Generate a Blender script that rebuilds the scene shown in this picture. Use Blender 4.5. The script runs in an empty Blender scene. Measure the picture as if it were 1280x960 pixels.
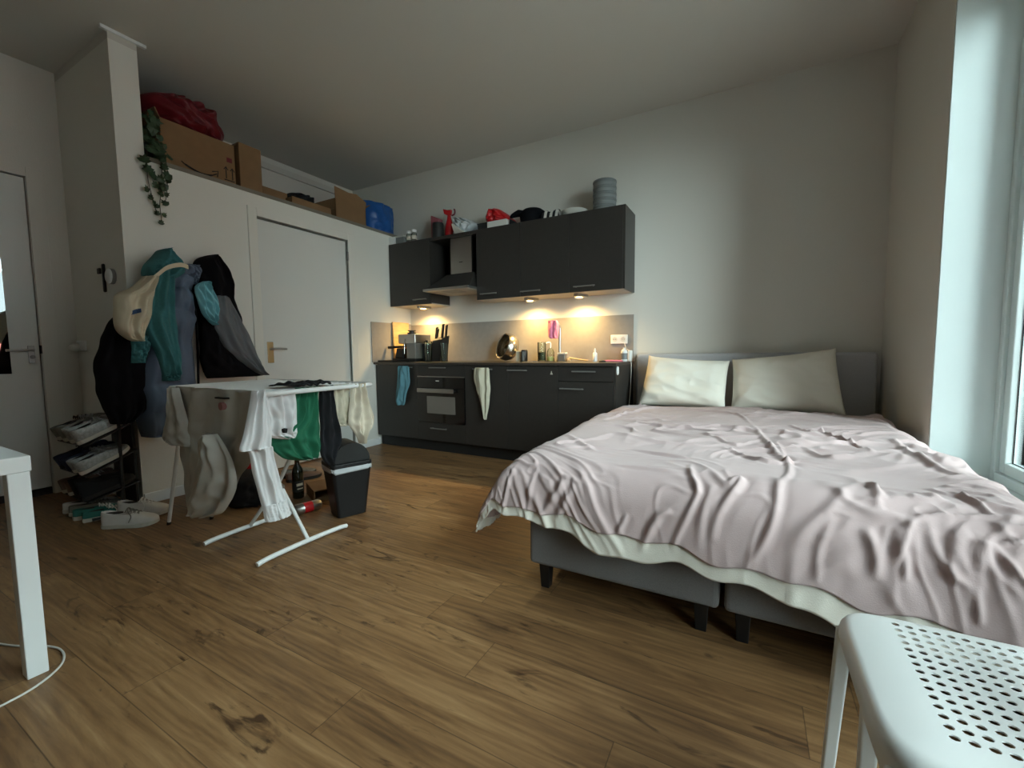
import bpy, bmesh, math, random
import numpy as np
from mathutils import Vector, Matrix, noise
R = math.radians
random.seed(7)
S = bpy.context.scene
COL = S.collection

# ------------------------------------------------------------------ camera
cx, cy, cz, yaw, pit, rol, FPX = 3.66216, -4.07036, 1.03637, 0.505908, -0.076598, -0.0110548, 539.538
fw = Vector((-math.sin(yaw)*math.cos(pit), math.cos(yaw)*math.cos(pit), math.sin(pit)))
rt = Vector((math.cos(yaw), math.sin(yaw), 0)); up = rt.cross(fw)
rt, up = rt*math.cos(rol)+up*math.sin(rol), -rt*math.sin(rol)+up*math.cos(rol)
cd = bpy.data.cameras.new('camera'); cam = bpy.data.objects.new('camera', cd); COL.objects.link(cam)
cam.matrix_world = Matrix(((rt.x, up.x, -fw.x, cx), (rt.y, up.y, -fw.y, cy), (rt.z, up.z, -fw.z, cz), (0, 0, 0, 1)))
cd.sensor_width = 36; cd.lens = FPX/1280*36; cd.clip_start = 0.05; cd.clip_end = 200
S.camera = cam

# ------------------------------------------------------------------ world, exposure, daylight portal
S.view_settings.view_transform = 'Standard'
try: S.view_settings.look = 'None'
except Exception: pass
S.view_settings.gamma = 1.0; S.view_settings.use_curve_mapping = False
S.view_settings.exposure = 0.0
w = bpy.data.worlds.new('overcast_sky'); S.world = w; w.use_nodes = True
bg = w.node_tree.nodes['Background']; bg.inputs['Color'].default_value = (0.84, 0.955, 1.0, 1); bg.inputs['Strength'].default_value = 21.0
WIN = dict(y0=-4.0, y1=-1.035, z0=0.37, z1=2.72)
pl = bpy.data.lights.new('window_portal', 'AREA'); pl.shape = 'RECTANGLE'; pl.size = WIN['y1']-WIN['y0']; pl.size_y = WIN['z1']-WIN['z0']
pl.cycles.is_portal = True
po = bpy.data.objects.new('window_portal', pl); COL.objects.link(po)
po.location = (4.86, (WIN['y0']+WIN['y1'])/2, (WIN['z0']+WIN['z1'])/2)
po.rotation_euler = Matrix(((0, 0, 1), (1, 0, 0), (0, 1, 0))).to_euler()   # local -Z looks along -X
KITCHEN_LAMP_W = 56.0

# ------------------------------------------------------------------ materials
def lin(c):
    return tuple(((v/255)/12.92 if v/255 <= .04045 else (((v/255)+.055)/1.055)**2.4) for v in c)
def M(name, rgb, rough=.6, metal=0, var=0, vscale=8, bump=0, bscale=200, spec=.5, trans=0, emit=None, estr=0, stretch=None, sheen=0, coat=0):
    m = bpy.data.materials.new(name); m.use_nodes = True
    nt = m.node_tree; b = nt.nodes['Principled BSDF']; L = nt.links
    c = lin(rgb)+(1,)
    b.inputs['Base Color'].default_value = c
    b.inputs['Roughness'].default_value = rough; b.inputs['Metallic'].default_value = metal
    b.inputs['Specular IOR Level'].default_value = spec
    if trans: b.inputs['Transmission Weight'].default_value = trans
    if sheen: b.inputs['Sheen Weight'].default_value = sheen
    if coat: b.inputs['Coat Weight'].default_value = coat
    if emit: b.inputs['Emission Color'].default_value = lin(emit)+(1,); b.inputs['Emission Strength'].default_value = estr
    tc = nt.nodes.new('ShaderNodeTexCoord'); mp = nt.nodes.new('ShaderNodeMapping'); L.new(tc.outputs['Object'], mp.inputs['Vector'])
    if stretch: mp.inputs['Scale'].default_value = stretch
    if var:
        n = nt.nodes.new('ShaderNodeTexNoise'); n.inputs['Scale'].default_value = vscale; n.inputs['Detail'].default_value = 5
        L.new(mp.outputs['Vector'], n.inputs['Vector'])
        r = nt.nodes.new('ShaderNodeValToRGB')
        r.color_ramp.elements[0].position = .3; r.color_ramp.elements[1].position = .7
        r.color_ramp.elements[0].color = tuple(v*(1-var) for v in c[:3])+(1,)
        r.color_ramp.elements[1].color = tuple(min(1, v*(1+var)) for v in c[:3])+(1,)
        L.new(n.outputs['Fac'], r.inputs['Fac']); L.new(r.outputs['Color'], b.inputs['Base Color'])
    if bump:
        n2 = nt.nodes.new('ShaderNodeTexNoise'); n2.inputs['Scale'].default_value = bscale; n2.inputs['Detail'].default_value = 3
        L.new(mp.outputs['Vector'], n2.inputs['Vector'])
        bp = nt.nodes.new('ShaderNodeBump'); bp.inputs['Strength'].default_value = bump; bp.inputs['Distance'].default_value = .01
        L.new(n2.outputs['Fac'], bp.inputs['Height']); L.new(bp.outputs['Normal'], b.inputs['Normal'])
    return m

def floor_mat():
    m = bpy.data.materials.new('oak_planks'); m.use_nodes = True; nt = m.node_tree; L = nt.links; N = nt.nodes.new
    b = nt.nodes['Principled BSDF']
    def math_(op, a, bb=None):
        n = N('ShaderNodeMath'); n.operation = op
        for i, v in enumerate((a, bb)):
            if v is None: continue
            if isinstance(v, (int, float)): n.inputs[i].default_value = v
            else: L.new(v, n.inputs[i])
        return n.outputs[0]
    g = N('ShaderNodeNewGeometry'); sp = N('ShaderNodeSeparateXYZ'); L.new(g.outputs['Position'], sp.inputs[0])
    x, y = sp.outputs[0], sp.outputs[1]
    PW, PL = .185, 1.24
    ry = math_('DIVIDE', math_('ADD', y, 20.03), PW); row = math_('FLOOR', ry); fy = math_('FRACT', ry)
    wn = N('ShaderNodeTexWhiteNoise'); wn.noise_dimensions = '1D'; L.new(row, wn.inputs['W'])
    rx = math_('DIVIDE', math_('ADD', math_('ADD', x, 20.), math_('MULTIPLY', wn.outputs['Value'], PL)), PL)
    colx = math_('FLOOR', rx); fx = math_('FRACT', rx)
    cv = N('ShaderNodeCombineXYZ'); L.new(row, cv.inputs[0]); L.new(colx, cv.inputs[1])
    wn2 = N('ShaderNodeTexWhiteNoise'); wn2.noise_dimensions = '3D'; L.new(cv.outputs[0], wn2.inputs['Vector'])
    rnd = wn2.outputs['Value']
    # grain coordinates, shifted per plank
    gv = N('ShaderNodeCombineXYZ'); L.new(math_('ADD', math_('MULTIPLY', x, 1.0), math_('MULTIPLY', rnd, 37.)), gv.inputs[0])
    L.new(math_('MULTIPLY', y, 9.0), gv.inputs[1]); L.new(math_('MULTIPLY', rnd, 91.), gv.inputs[2])
    n1 = N('ShaderNodeTexNoise'); n1.inputs['Scale'].default_value = 2.2; n1.inputs['Detail'].default_value = 8; n1.inputs['Roughness'].default_value = .62; n1.inputs['Distortion'].default_value = .8
    L.new(gv.outputs[0], n1.inputs['Vector'])
    gv2 = N('ShaderNodeCombineXYZ'); L.new(math_('ADD', math_('MULTIPLY', x, 4.0), math_('MULTIPLY', rnd, 17.)), gv2.inputs[0])
    L.new(math_('MULTIPLY', y, 95.0), gv2.inputs[1]); L.new(math_('MULTIPLY', rnd, 51.), gv2.inputs[2])
    n2 = N('ShaderNodeTexNoise'); n2.inputs['Scale'].default_value = 1.0; n2.inputs['Detail'].default_value = 4
    L.new(gv2.outputs[0], n2.inputs['Vector'])
    # cathedral rings
    wv = N('ShaderNodeTexWave'); wv.wave_type = 'BANDS'; wv.bands_direction = 'Y'; wv.inputs['Scale'].default_value = 1.6; wv.inputs['Distortion'].default_value = 9; wv.inputs['Detail'].default_value = 3; wv.inputs['Detail Scale'].default_value = .8
    gv3 = N('ShaderNodeCombineXYZ'); L.new(math_('ADD', math_('MULTIPLY', x, 1.5), math_('MULTIPLY', rnd, 29.)), gv3.inputs[0]); L.new(math_('MULTIPLY', y, 8.), gv3.inputs[1]); L.new(math_('MULTIPLY', rnd, 13.), gv3.inputs[2])
    L.new(gv3.outputs[0], wv.inputs['Vector'])
    # knots and cracks: rare dark islands
    gv4 = N('ShaderNodeCombineXYZ'); L.new(math_('ADD', math_('MULTIPLY', x, 2.4), math_('MULTIPLY', rnd, 11.)), gv4.inputs[0]); L.new(math_('MULTIPLY', y, 9.), gv4.inputs[1]); L.new(math_('MULTIPLY', rnd, 7.), gv4.inputs[2])
    n4 = N('ShaderNodeTexNoise'); n4.inputs['Scale'].default_value = 1.5; n4.inputs['Detail'].default_value = 5; n4.inputs['Roughness'].default_value = .6; n4.inputs['Distortion'].default_value = 1.2
    L.new(gv4.outputs[0], n4.inputs['Vector'])
    kn = N('ShaderNodeMapRange'); kn.inputs['From Min'].default_value = .60; kn.inputs['From Max'].default_value = .70; L.new(n4.outputs['Fac'], kn.inputs['Value'])
    t = math_('ADD', math_('ADD', math_('MULTIPLY', n1.outputs['Fac'], .74), math_('MULTIPLY', n2.outputs['Fac'], .22)), math_('MULTIPLY', wv.outputs['Fac'], .06))
    t = math_('ADD', t, math_('MULTIPLY', math_('SUBTRACT', rnd, .5), .13))
    r = N('ShaderNodeValToRGB'); el = r.color_ramp.elements
    el[0].position = .26; el[0].color = lin((80, 57, 38))+(1,); el[1].position = .80; el[1].color = lin((176, 144, 103))+(1,)
    e = el.new(.46); e.color = lin((122, 90, 58))+(1,); e = el.new(.60); e.color = lin((145, 111, 74))+(1,)
    L.new(t, r.inputs['Fac'])
    mx = N('ShaderNodeMix'); mx.data_type = 'RGBA'; L.new(math_('MULTIPLY', kn.outputs[0], .85), mx.inputs[0]); L.new(r.outputs['Color'], mx.inputs[6]); mx.inputs[7].default_value = lin((50, 30, 18))+(1,)
    # seams
    sy = math_('LESS_THAN', math_('MINIMUM', fy, math_('SUBTRACT', 1., fy)), .008); sx = math_('LESS_THAN', math_('MINIMUM', fx, math_('SUBTRACT', 1., fx)), .0012)
    seam = math_('MAXIMUM', sy, sx)
    mx2 = N('ShaderNodeMix'); mx2.data_type = 'RGBA'; L.new(math_('MULTIPLY', seam, .55), mx2.inputs[0]); L.new(mx.outputs[2], mx2.inputs[6]); mx2.inputs[7].default_value = lin((40, 26, 16))+(1,)
    L.new(mx2.outputs[2], b.inputs['Base Color'])
    rr = N('ShaderNodeMapRange'); rr.inputs['To Min'].default_value = .36; rr.inputs['To Max'].default_value = .52; L.new(n1.outputs['Fac'], rr.inputs['Value']); L.new(rr.outputs[0], b.inputs['Roughness'])
    b.inputs['Specular IOR Level'].default_value = .42
    bp = N('ShaderNodeBump'); bp.inputs['Strength'].default_value = .25; bp.inputs['Distance'].default_value = .004
    L.new(math_('SUBTRACT', n2.outputs['Fac'], math_('MULTIPLY', seam, 1.0)), bp.inputs['Height']); L.new(bp.outputs['Normal'], b.inputs['Normal'])
    return m

def glass_mat(name, tint=(.93, .98, .97)):
    m = bpy.data.materials.new(name); m.use_nodes = True; nt = m.node_tree; L = nt.links
    nt.nodes.remove(nt.nodes['Principled BSDF']); out = nt.nodes['Material Output']
    tr = nt.nodes.new('ShaderNodeBsdfTransparent'); tr.inputs[0].default_value = tint+(1,)
    gl = nt.nodes.new('ShaderNodeBsdfGlossy'); gl.inputs['Roughness'].default_value = .02
    fr = nt.nodes.new('ShaderNodeFresnel'); fr.inputs[0].default_value = 1.3
    mx = nt.nodes.new('ShaderNodeMixShader'); L.new(fr.outputs[0], mx.inputs[0]); L.new(tr.outputs[0], mx.inputs[1]); L.new(gl.outputs[0], mx.inputs[2]); L.new(mx.outputs[0], out.inputs[0])
    return m

m_floor = floor_mat()
m_wall = M('warm_white_plaster', (214, 210, 201), .9, bump=.12, bscale=140)
m_wall2 = M('loft_white_paint', (222, 220, 211), .7, bump=.05, bscale=90)
m_ceil = M('ceiling_plaster', (204, 199, 190), .95, bump=.08, bscale=120)
m_white = M('white_lacquer', (228, 230, 228), .35)
m_pvc = M('white_window_plastic', (226, 236, 234), .3)
m_door = M('white_painted_door', (214, 215, 210), .45)
m_gasket = M('black_rubber', (18, 20, 22), .6)
m_trim = M('greyish_board', (120, 114, 102), .7)
m_cab = M('anthracite_laminate', (49, 46, 43), .42, var=.06, vscale=30)
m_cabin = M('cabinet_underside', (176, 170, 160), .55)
m_plinth = M('dark_plinth', (30, 30, 30), .6)
m_top = M('dark_worktop', (66, 58, 52), .3, var=.15, vscale=60)
m_splash = M('grey_splashback', (150, 144, 138), .45, var=.05, vscale=20)
m_steel = M('brushed_steel', (178, 176, 172), .32, 1)
m_dsteel = M('dull_steel', (128, 126, 122), .4, .35)
m_chrome = M('chrome', (210, 210, 208), .12, 1)
m_black = M('black_plastic', (18, 18, 19), .45)
m_bglass = M('black_oven_glass', (10, 10, 11), .08, coat=.5)
m_ovenin = M('oven_window_grey', (118, 112, 104), .12)  # plain mid-grey pane in the black oven door
m_glass = glass_mat('window_glass')
m_jar = glass_mat('clear_glass', (.90, .93, .90))
m_bedfab = M('grey_bed_fabric', (122, 119, 118), .95, var=.08, vscale=300, bump=.35, bscale=500)
m_head = M('headboard_fabric', (182, 181, 184), .95, var=.06, vscale=300, bump=.35, bscale=500)
m_matt = M('mattress_ticking', (170, 168, 165), .9)
m_duvet = M('dusty_pink_cotton', (180, 159, 157), .9, var=.04, vscale=4, bump=.12, bscale=260, sheen=.15)
m_hem = M('off_white_cotton', (218, 212, 200), .9, bump=.12, bscale=260)
m_pillow = M('ivory_pillowcase', (240, 234, 220), .9, bump=.1, bscale=200)
m_wtex = M('white_cotton', (222, 222, 222), .9, bump=.15, bscale=300)
m_shadetee = M('shaded_white_jersey', (190, 188, 180), .92, bump=.15, bscale=350)  # white shirt fabric, with its shade put into the colour as grey
m_green = M('bottle_green_cotton', (28, 104, 74), .9, bump=.15, bscale=300)
m_blackcloth = M('black_cloth', (20, 21, 25), .95, bump=.15, bscale=300)
m_navy = M('navy_black_shell', (9, 10, 15), .9, spec=.2, bump=.1, bscale=120)
m_beige = M('beige_cotton', (206, 196, 176), .92, bump=.15, bscale=300)
m_teal = M('teal_fleece', (58, 116, 118), .95, var=.08, vscale=60, bump=.2, bscale=350)
m_slate = M('slate_blue_shell', (88, 102, 122), .6, bump=.08, bscale=60)
m_grey = M('grey_shell', (104, 108, 112), .65, bump=.08, bscale=80)
m_cyan = M('light_cyan_satin', (130, 196, 206), .5, bump=.08, bscale=80)
m_canvas = M('cream_canvas', (206, 194, 168), .95, bump=.25, bscale=400)
m_print = M('blue_print', (52, 76, 112), .9)
m_card = M('brown_cardboard', (128, 98, 66), .85, var=.06, vscale=12)
m_ink = M('black_ink', (24, 22, 20), .8)
m_redbag = M('dark_red_plastic', (104, 18, 30), .4)
m_red = M('bright_red_plastic', (182, 20, 26), .4)
m_blue = M('blue_woven_plastic', (22, 82, 150), .4, var=.1, vscale=60)
m_leaf = M('ivy_leaf', (42, 66, 40), .5, var=.25, vscale=40)
m_stem = M('ivy_stem', (54, 52, 34), .7)
m_pot = M('dark_pot', (30, 30, 28), .6)
m_tin = M('grey_tin', (122, 126, 126), .5, .1)
m_porc = M('white_porcelain', (214, 212, 204), .3)
m_pink = M('pink_cloth', (226, 132, 160), .95, bump=.3, bscale=300)
m_aqua = M('blue_grey_towel', (92, 138, 150), .95, bump=.3, bscale=350)
m_cream = M('cream_towel', (196, 190, 168), .95, bump=.3, bscale=350)
m_wood = M('light_wood', (206, 166, 116), .55, var=.15, vscale=6, stretch=(1, 1, 8))
m_bottle = M('dark_bottle_glass', (20, 26, 16), .08, coat=.6)
m_label = M('paper_label', (196, 190, 176), .8)
m_liner = M('clear_bag_film', (200, 204, 206), .25)
m_sneak = M('white_leather', (206, 202, 196), .55, var=.06, vscale=20)
m_sole = M('off_white_rubber', (190, 186, 174), .7)
m_silver = M('silver_mesh', (142, 144, 140), .45, .35, var=.25, vscale=70)
m_greysh = M('grey_suede', (122, 120, 112), .9, var=.2, vscale=40)
m_bluesh = M('navy_suede', (38, 44, 66), .9)
m_brown = M('brown_suede', (110, 88, 76), .9)
m_gsh = M('teal_canvas', (44, 108, 98), .9)
m_dark = M('dark_lining', (40, 38, 36), .95)
m_brass = M('brass_plate', (176, 152, 112), .35, .8)
m_lens = M('lamp_lens', (255, 226, 170), .4, emit=(255, 206, 128), estr=14)
m_mirror = M('mirror_glass', (228, 232, 232), .02, 1)
m_brick = M('red_brick_wall', (150, 74, 60), .9, var=.2, vscale=3)
m_render = M('grey_render', (112, 112, 112), .9)
m_pave = M('grey_paving', (110, 110, 108), .9, var=.1, vscale=2)

# ------------------------------------------------------------------ helpers
def thing(name, label, cat, loc=(0, 0, 0), group=None):
    o = bpy.data.objects.new(name, None); COL.objects.link(o); o.location = loc; o.empty_display_size = .05
    o['label'] = label; o['category'] = cat
    if group: o['group'] = group
    return o
def root_loc(o):
    while o.parent: o = o.parent
    return o.location.copy()
def fin(bm, name, mat, parent=None, smooth=False, bevel=0, seg=2, sub=0, label=None, solid=0, origin=None, sharp=True):
    bmesh.ops.recalc_face_normals(bm, faces=bm.faces)
    if parent: off = root_loc(parent)
    elif origin is not None: off = Vector(origin)
    else:
        xs = [v.co for v in bm.verts]
        off = Vector(((min(v.x for v in xs)+max(v.x for v in xs))/2, (min(v.y for v in xs)+max(v.y for v in xs))/2, min(v.z for v in xs)))
    for v in bm.verts: v.co -= off
    me = bpy.data.meshes.new(name); bm.to_mesh(me); bm.free()
    for mm in (mat if isinstance(mat, (list, tuple)) else [mat]): me.materials.append(mm)
    if smooth:
        for p in me.polygons: p.use_smooth = True
        if sharp: me.set_sharp_from_angle(angle=R(58))
    o = bpy.data.objects.new(name, me); COL.objects.link(o)
    if parent: o.parent = parent
    else: o.location = off
    if bevel:
        md = o.modifiers.new('bevel', 'BEVEL'); md.width = bevel; md.segments = seg; md.limit_method = 'ANGLE'; md.angle_limit = R(40)
        if smooth is False:
            for p in me.polygons: p.use_smooth = False
    if solid:
        md = o.modifiers.new('solid', 'SOLIDIFY'); md.thickness = solid; md.offset = -1
    if sub:
        md = o.modifiers.new('sub', 'SUBSURF'); md.levels = sub; md.render_levels = sub
    if label: o['label'] = label
    return o
def tag(o, label, cat, group=None):
    o['label'] = label; o['category'] = cat
    if group: o['group'] = group
    return o
def struct(o):
    o['kind'] = 'structure'; return o
B = bmesh.new
def box(bm, x0, x1, y0, y1, z0, z1, mi=0):
    vs = [bm.verts.new(p) for p in ((x0, y0, z0), (x1, y0, z0), (x1, y1, z0), (x0, y1, z0), (x0, y0, z1), (x1, y0, z1), (x1, y1, z1), (x0, y1, z1))]
    for f in ((0, 3, 2, 1), (4, 5, 6, 7), (0, 1, 5, 4), (1, 2, 6, 5), (2, 3, 7, 6), (3, 0, 4, 7)):
        bm.faces.new([vs[i] for i in f]).material_index = mi
    return bm
def hexa(bm, pts, mi=0):
    vs = [bm.verts.new(p) for p in pts]
    for f in ((0, 3, 2, 1), (4, 5, 6, 7), (0, 1, 5, 4), (1, 2, 6, 5), (2, 3, 7, 6), (3, 0, 4, 7)):
        bm.faces.new([vs[i] for i in f]).material_index = mi
    return bm
def obox(bm, c, ax, ay, hx, hy, z0, z1):
    """box with horizontal axes ax, ay (2D unit vectors) and half sizes hx, hy"""
    p = lambda sx, sy, z: (c[0]+ax[0]*hx*sx+ay[0]*hy*sy, c[1]+ax[1]*hx*sx+ay[1]*hy*sy, z)
    return hexa(bm, [p(-1, -1, z0), p(1, -1, z0), p(1, 1, z0), p(-1, 1, z0), p(-1, -1, z1), p(1, -1, z1), p(1, 1, z1), p(-1, 1, z1)])
def frame_of(d):
    d = Vector(d).normalized(); a = Vector((0, 0, 1)) if abs(d.z) < .9 else Vector((1, 0, 0))
    u = d.cross(a).normalized(); return u, d.cross(u).normalized()
def tube(bm, pts, r, n=10, cap=True):
    pts = [Vector(p) for p in pts]; rings = []
    rs = r if isinstance(r, (list, tuple)) else [r]*len(pts)
    pu = None
    for i, p in enumerate(pts):
        d = (pts[min(i+1, len(pts)-1)]-pts[max(i-1, 0)])
        if pu is None: u, v = frame_of(d)
        else:
            d.normalize(); u = (pu-d*pu.dot(d)).normalized(); v = d.cross(u)
        pu = u
        rings.append([bm.verts.new(p+(u*math.cos(2*math.pi*k/n)+v*math.sin(2*math.pi*k/n))*rs[i]) for k in range(n)])
    for a, b in zip(rings, rings[1:]):
        for k in range(n): bm.faces.new((a[k], a[(k+1) % n], b[(k+1) % n], b[k]))
    if cap: bm.faces.new(rings[0][::-1]); bm.faces.new(rings[-1])
    return bm
def lathe(bm, prof, c=(0, 0, 0), n=28, ax=None):
    """prof: (radius, height) pairs along the axis"""
    d = Vector(ax or (0, 0, 1)).normalized(); u, v = frame_of(d); c = Vector(c); rings = []
    for r, h in prof:
        rings.append([bm.verts.new(c+d*h+(u*math.cos(2*math.pi*k/n)+v*math.sin(2*math.pi*k/n))*max(r, 1e-4)) for k in range(n)])
    for a, b in zip(rings, rings[1:]):
        for k in range(n): bm.faces.new((a[k], a[(k+1) % n], b[(k+1) % n], b[k]))
    bm.faces.new(rings[0][::-1]); bm.faces.new(rings[-1])
    return bm
def prism(bm, poly, fn, t0, t1):
    """poly of 2D points, fn(u, v, t) -> 3D"""
    a = [bm.verts.new(fn(u, v, t0)) for u, v in poly]; b = [bm.verts.new(fn(u, v, t1)) for u, v in poly]
    bm.faces.new(a[::-1]); bm.faces.new(b); n = len(poly)
    for k in range(n): bm.faces.new((a[k], a[(k+1) % n], b[(k+1) % n], b[k]))
    return bm
def cr(a, t):
    """Catmull-Rom over list of numpy arrays, t in 0..len-1"""
    n = len(a); i = min(int(t), n-2); f = t-i
    p0, p1, p2, p3 = a[max(i-1, 0)], a[i], a[i+1], a[min(i+2, n-1)]
    return .5*((2*p1)+(-p0+p2)*f+(2*p0-5*p1+4*p2-p3)*f*f+(-p0+3*p1-3*p2+p3)*f**3)
def smooth_pts(pts, k=6):
    a = [np.array(p, float) for p in pts]
    return [tuple(cr(a, i/k)) for i in range((len(a)-1)*k+1)]
def drape(rows, out, nu=40, nv=48, folds=(), back=.012, wob=.004, seed=0, quilt=0, crease=.007, edge_w=.05):
    """closed, hanging piece of cloth. rows (top to bottom): (left point, right point, bulge depth); out: towards the room"""
    out = Vector(out); bm = B(); A = [np.array(r[0], float) for r in rows]; Bq = [np.array(r[1], float) for r in rows]; D = [np.array([r[2]], float) for r in rows]
    span = max((Vector(r[1])-Vector(r[0])).length for r in rows); rings = []
    hgt = max(.05, (Vector(rows[0][0])-Vector(rows[-1][0])).length); ku = span/.11; kv = hgt/.30
    for j in range(nv):
        t = j/(nv-1)*(len(rows)-1); pl_, pr_, d = Vector(cr(A, t)), Vector(cr(Bq, t)), float(cr(D, t)[0]); v = j/(nv-1)
        ac = (pr_-pl_)
        pl_ = pl_+ac*(edge_w*noise.noise(Vector((v*kv*4, seed*2.7, 1.3)))); pr_ = pr_+ac*(edge_w*noise.noise(Vector((v*kv*4, seed*1.9, 7.7))))
        ring, rear = [], []
        for k in range(nu+1):
            u = k/nu; prof = max(0, 1-abs(2*u-1)**2.6)**.5
            f = sum(a*math.sin(2*math.pi*(fr*(u+sh*v))+ph+1.1*math.sin(3*v+ph)) for fr, a, ph, sh in folds)
            wx = u*ku+.6*noise.noise(Vector((u*ku*.7, v*kv*1.5, seed+5))); wv_ = v*kv
            n_a = noise.noise(Vector((wx*.9+wv_*.8, wv_*.9, seed*3.1))); n_b = noise.noise(Vector((wx*1.6-wv_*1.4, wv_*2.2, seed*5.3+2)))
            f += crease*((1-2.4*abs(n_a))+.6*(1-2.4*abs(n_b)))+wob*2*noise.noise(Vector((u*7+seed*3.1, v*9, seed)))
            if quilt: f += quilt*abs(math.sin(math.pi*v*7.0+.3*math.sin(4*u)))**.5
            f *= min(1, 6*u, 6*(1-u)); ring.append(bm.verts.new(pl_.lerp(pr_, u)+out*(d*prof+f)))
            if 0 < k < nu:
                thin = d*prof+f-.006
                rear.append(bm.verts.new(pl_.lerp(pr_, u)+out*(min(-back*prof*.3, thin) if back > .02 else thin)))
        rings.append(ring+rear[::-1])
    n = len(rings[0])
    for a, b in zip(rings, rings[1:]):
        for k in range(n): bm.faces.new((a[k], a[(k+1) % n], b[(k+1) % n], b[k]))
    bm.faces.new(rings[0][::-1]); bm.faces.new(rings[-1])
    return bm
def xr(X, rows, dep):  # rows (z, yl, yr[, depth]) in the plane x = X
    return [((X, r[1], r[0]), (X, r[2], r[0]), r[3] if len(r) > 3 else dep) for r in rows]
def yr_(Y, rows, dep):  # rows (z, xl, xr[, depth]) in the plane y = Y
    return [((r[1], Y, r[0]), (r[2], Y, r[0]), r[3] if len(r) > 3 else dep) for r in rows]

# ------------------------------------------------------------------ room shell
ZC = 3.1276; XR = 4.4947; XL = -.929; YA = -2.754; YF = -6.2; ZL = 2.364
struct(fin(box(B(), XL-.2, XR+.4, YF-.1, .15, -.1, 0), 'floor', m_floor))
struct(fin(box(B(), XL-.2, XR+.4, YF-.1, .15, ZC, ZC+.12), 'ceiling', m_ceil))
struct(fin(box(B(), XL-.2, XR+.4, 0, .15, 0, ZC), 'wall_back', m_wall))
struct(fin(box(B(), XL-.2, XR+.4, YF-.1, YF, 0, ZC), 'wall_front', m_wall))
bm = B(); box(bm, XL-.15, XL, YF, -3.93, 0, ZC); box(bm, XL-.15, XL, -3.93, -2.955, 2.32, ZC); box(bm, XL-.15, XL, -2.955, 0, 0, ZC); box(bm, XL-.15, XL-.06, -3.93, -2.955, 0, 2.32)
struct(fin(bm, 'wall_entry', m_wall))
struct(fin(box(B(), XL, 0, YA, -2.602, 0, 3.065), 'wall_return', m_wall2))
D1, D2, DZ = -1.853, -.919, 2.186
bm = B(); box(bm, -.12, 0, -2.602, D1-.0, 0, ZL); box(bm, -.12, 0, D1, D2, DZ, ZL); box(bm, -.12, 0, D2, 0, 0, ZL)
struct(fin(bm, 'wall_left', m_wall2))
struct(fin(box(B(), XL, .004, -2.602, 0, ZL, ZL+.03), 'trim_1', m_trim))
struct(fin(box(B(), -.012, .012, -2.79, -2.55, 3.108, ZC), 'trim_2', m_white))
struct(fin(box(B(), XL, 0, YA, -2.602, 3.065, ZC), 'trim_3', m_ceil))
struct(fin(box(B(), XL, -.9, -2.6, 0, 3.0, 3.06), 'trim_4', m_ceil))
bm = B()
box(bm, XR, XR+.4, WIN['y1'], 0, 0, ZC); box(bm, XR, XR+.4, WIN['y0'], WIN['y1'], 0, .33); box(bm, XR, XR+.4, WIN['y0'], WIN['y1'], WIN['z1'], ZC); box(bm, XR, XR+.4, YF, WIN['y0'], 0, ZC)
struct(fin(bm, 'wall_right', m_wall))
bm = B(); box(bm, .0, .014, D2+.10, -.57, 0, .075); box(bm, .0, .014, -2.75, D1-.08, 0, .075); struct(fin(bm, 'baseboard_left', m_white, bevel=.004))

# window: sill, frame, sash, panes
wroot = struct(thing('window_1', 'large white framed window on the right wall', 'window', (XR, (WIN['y0']+WIN['y1'])/2, .33)))
fin(box(B(), XR-.0, XR+.245, WIN['y0'], WIN['y1'], .33, .37), 'window_sill', m_pvc, wroot)
bm = B(); FX0, FX1 = XR+.235, XR+.315
y0, y1, z0, z1 = WIN['y0'], WIN['y1'], WIN['z0'], WIN['z1']
def ring(bm, x0, x1, ya, yb, za, zb, t):
    box(bm, x0, x1, ya, ya+t, za, zb); box(bm, x0, x1, yb-t, yb, za, zb); box(bm, x0, x1, ya+t, yb-t, za, za+t); box(bm, x0, x1, ya+t, yb-t, zb-t, zb)
ring(bm, FX0, FX1, y0, y1, z0, z1, .045); ym = -2.52
box(bm, FX0, FX1, ym-.04, ym+.04, z0+.045, z1-.045)
fin(bm, 'window_frame', m_pvc, wroot, bevel=.004)
for ya, yb in ((y0+.045, ym-.04), (ym+.04, y1-.045)):
    bm = B(); ring(bm, FX0+.015, FX1-.02, ya+.003, yb-.003, z0+.048, z1-.048, .052)
    s = fin(bm, 'sash', m_pvc, wroot, bevel=.004)
    bm = B(); ring(bm, FX1-.039, FX1-.0355, ya+.0545, yb-.0545, z0+.0995, z1-.0995, .004); fin(bm, 'gasket', m_gasket, s)
    fin(box(B(), FX1-.035, FX1-.03, ya+.0545, yb-.0545, z0+.0995, z1-.0995), 'window_pane', m_glass, s)
# reveal lining
struct(fin(box(B(), XR+.003, XR+.24, WIN['y1']-.006, WIN['y1']+.001, .37, WIN['z1']), 'trim_5', m_pvc))

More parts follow.
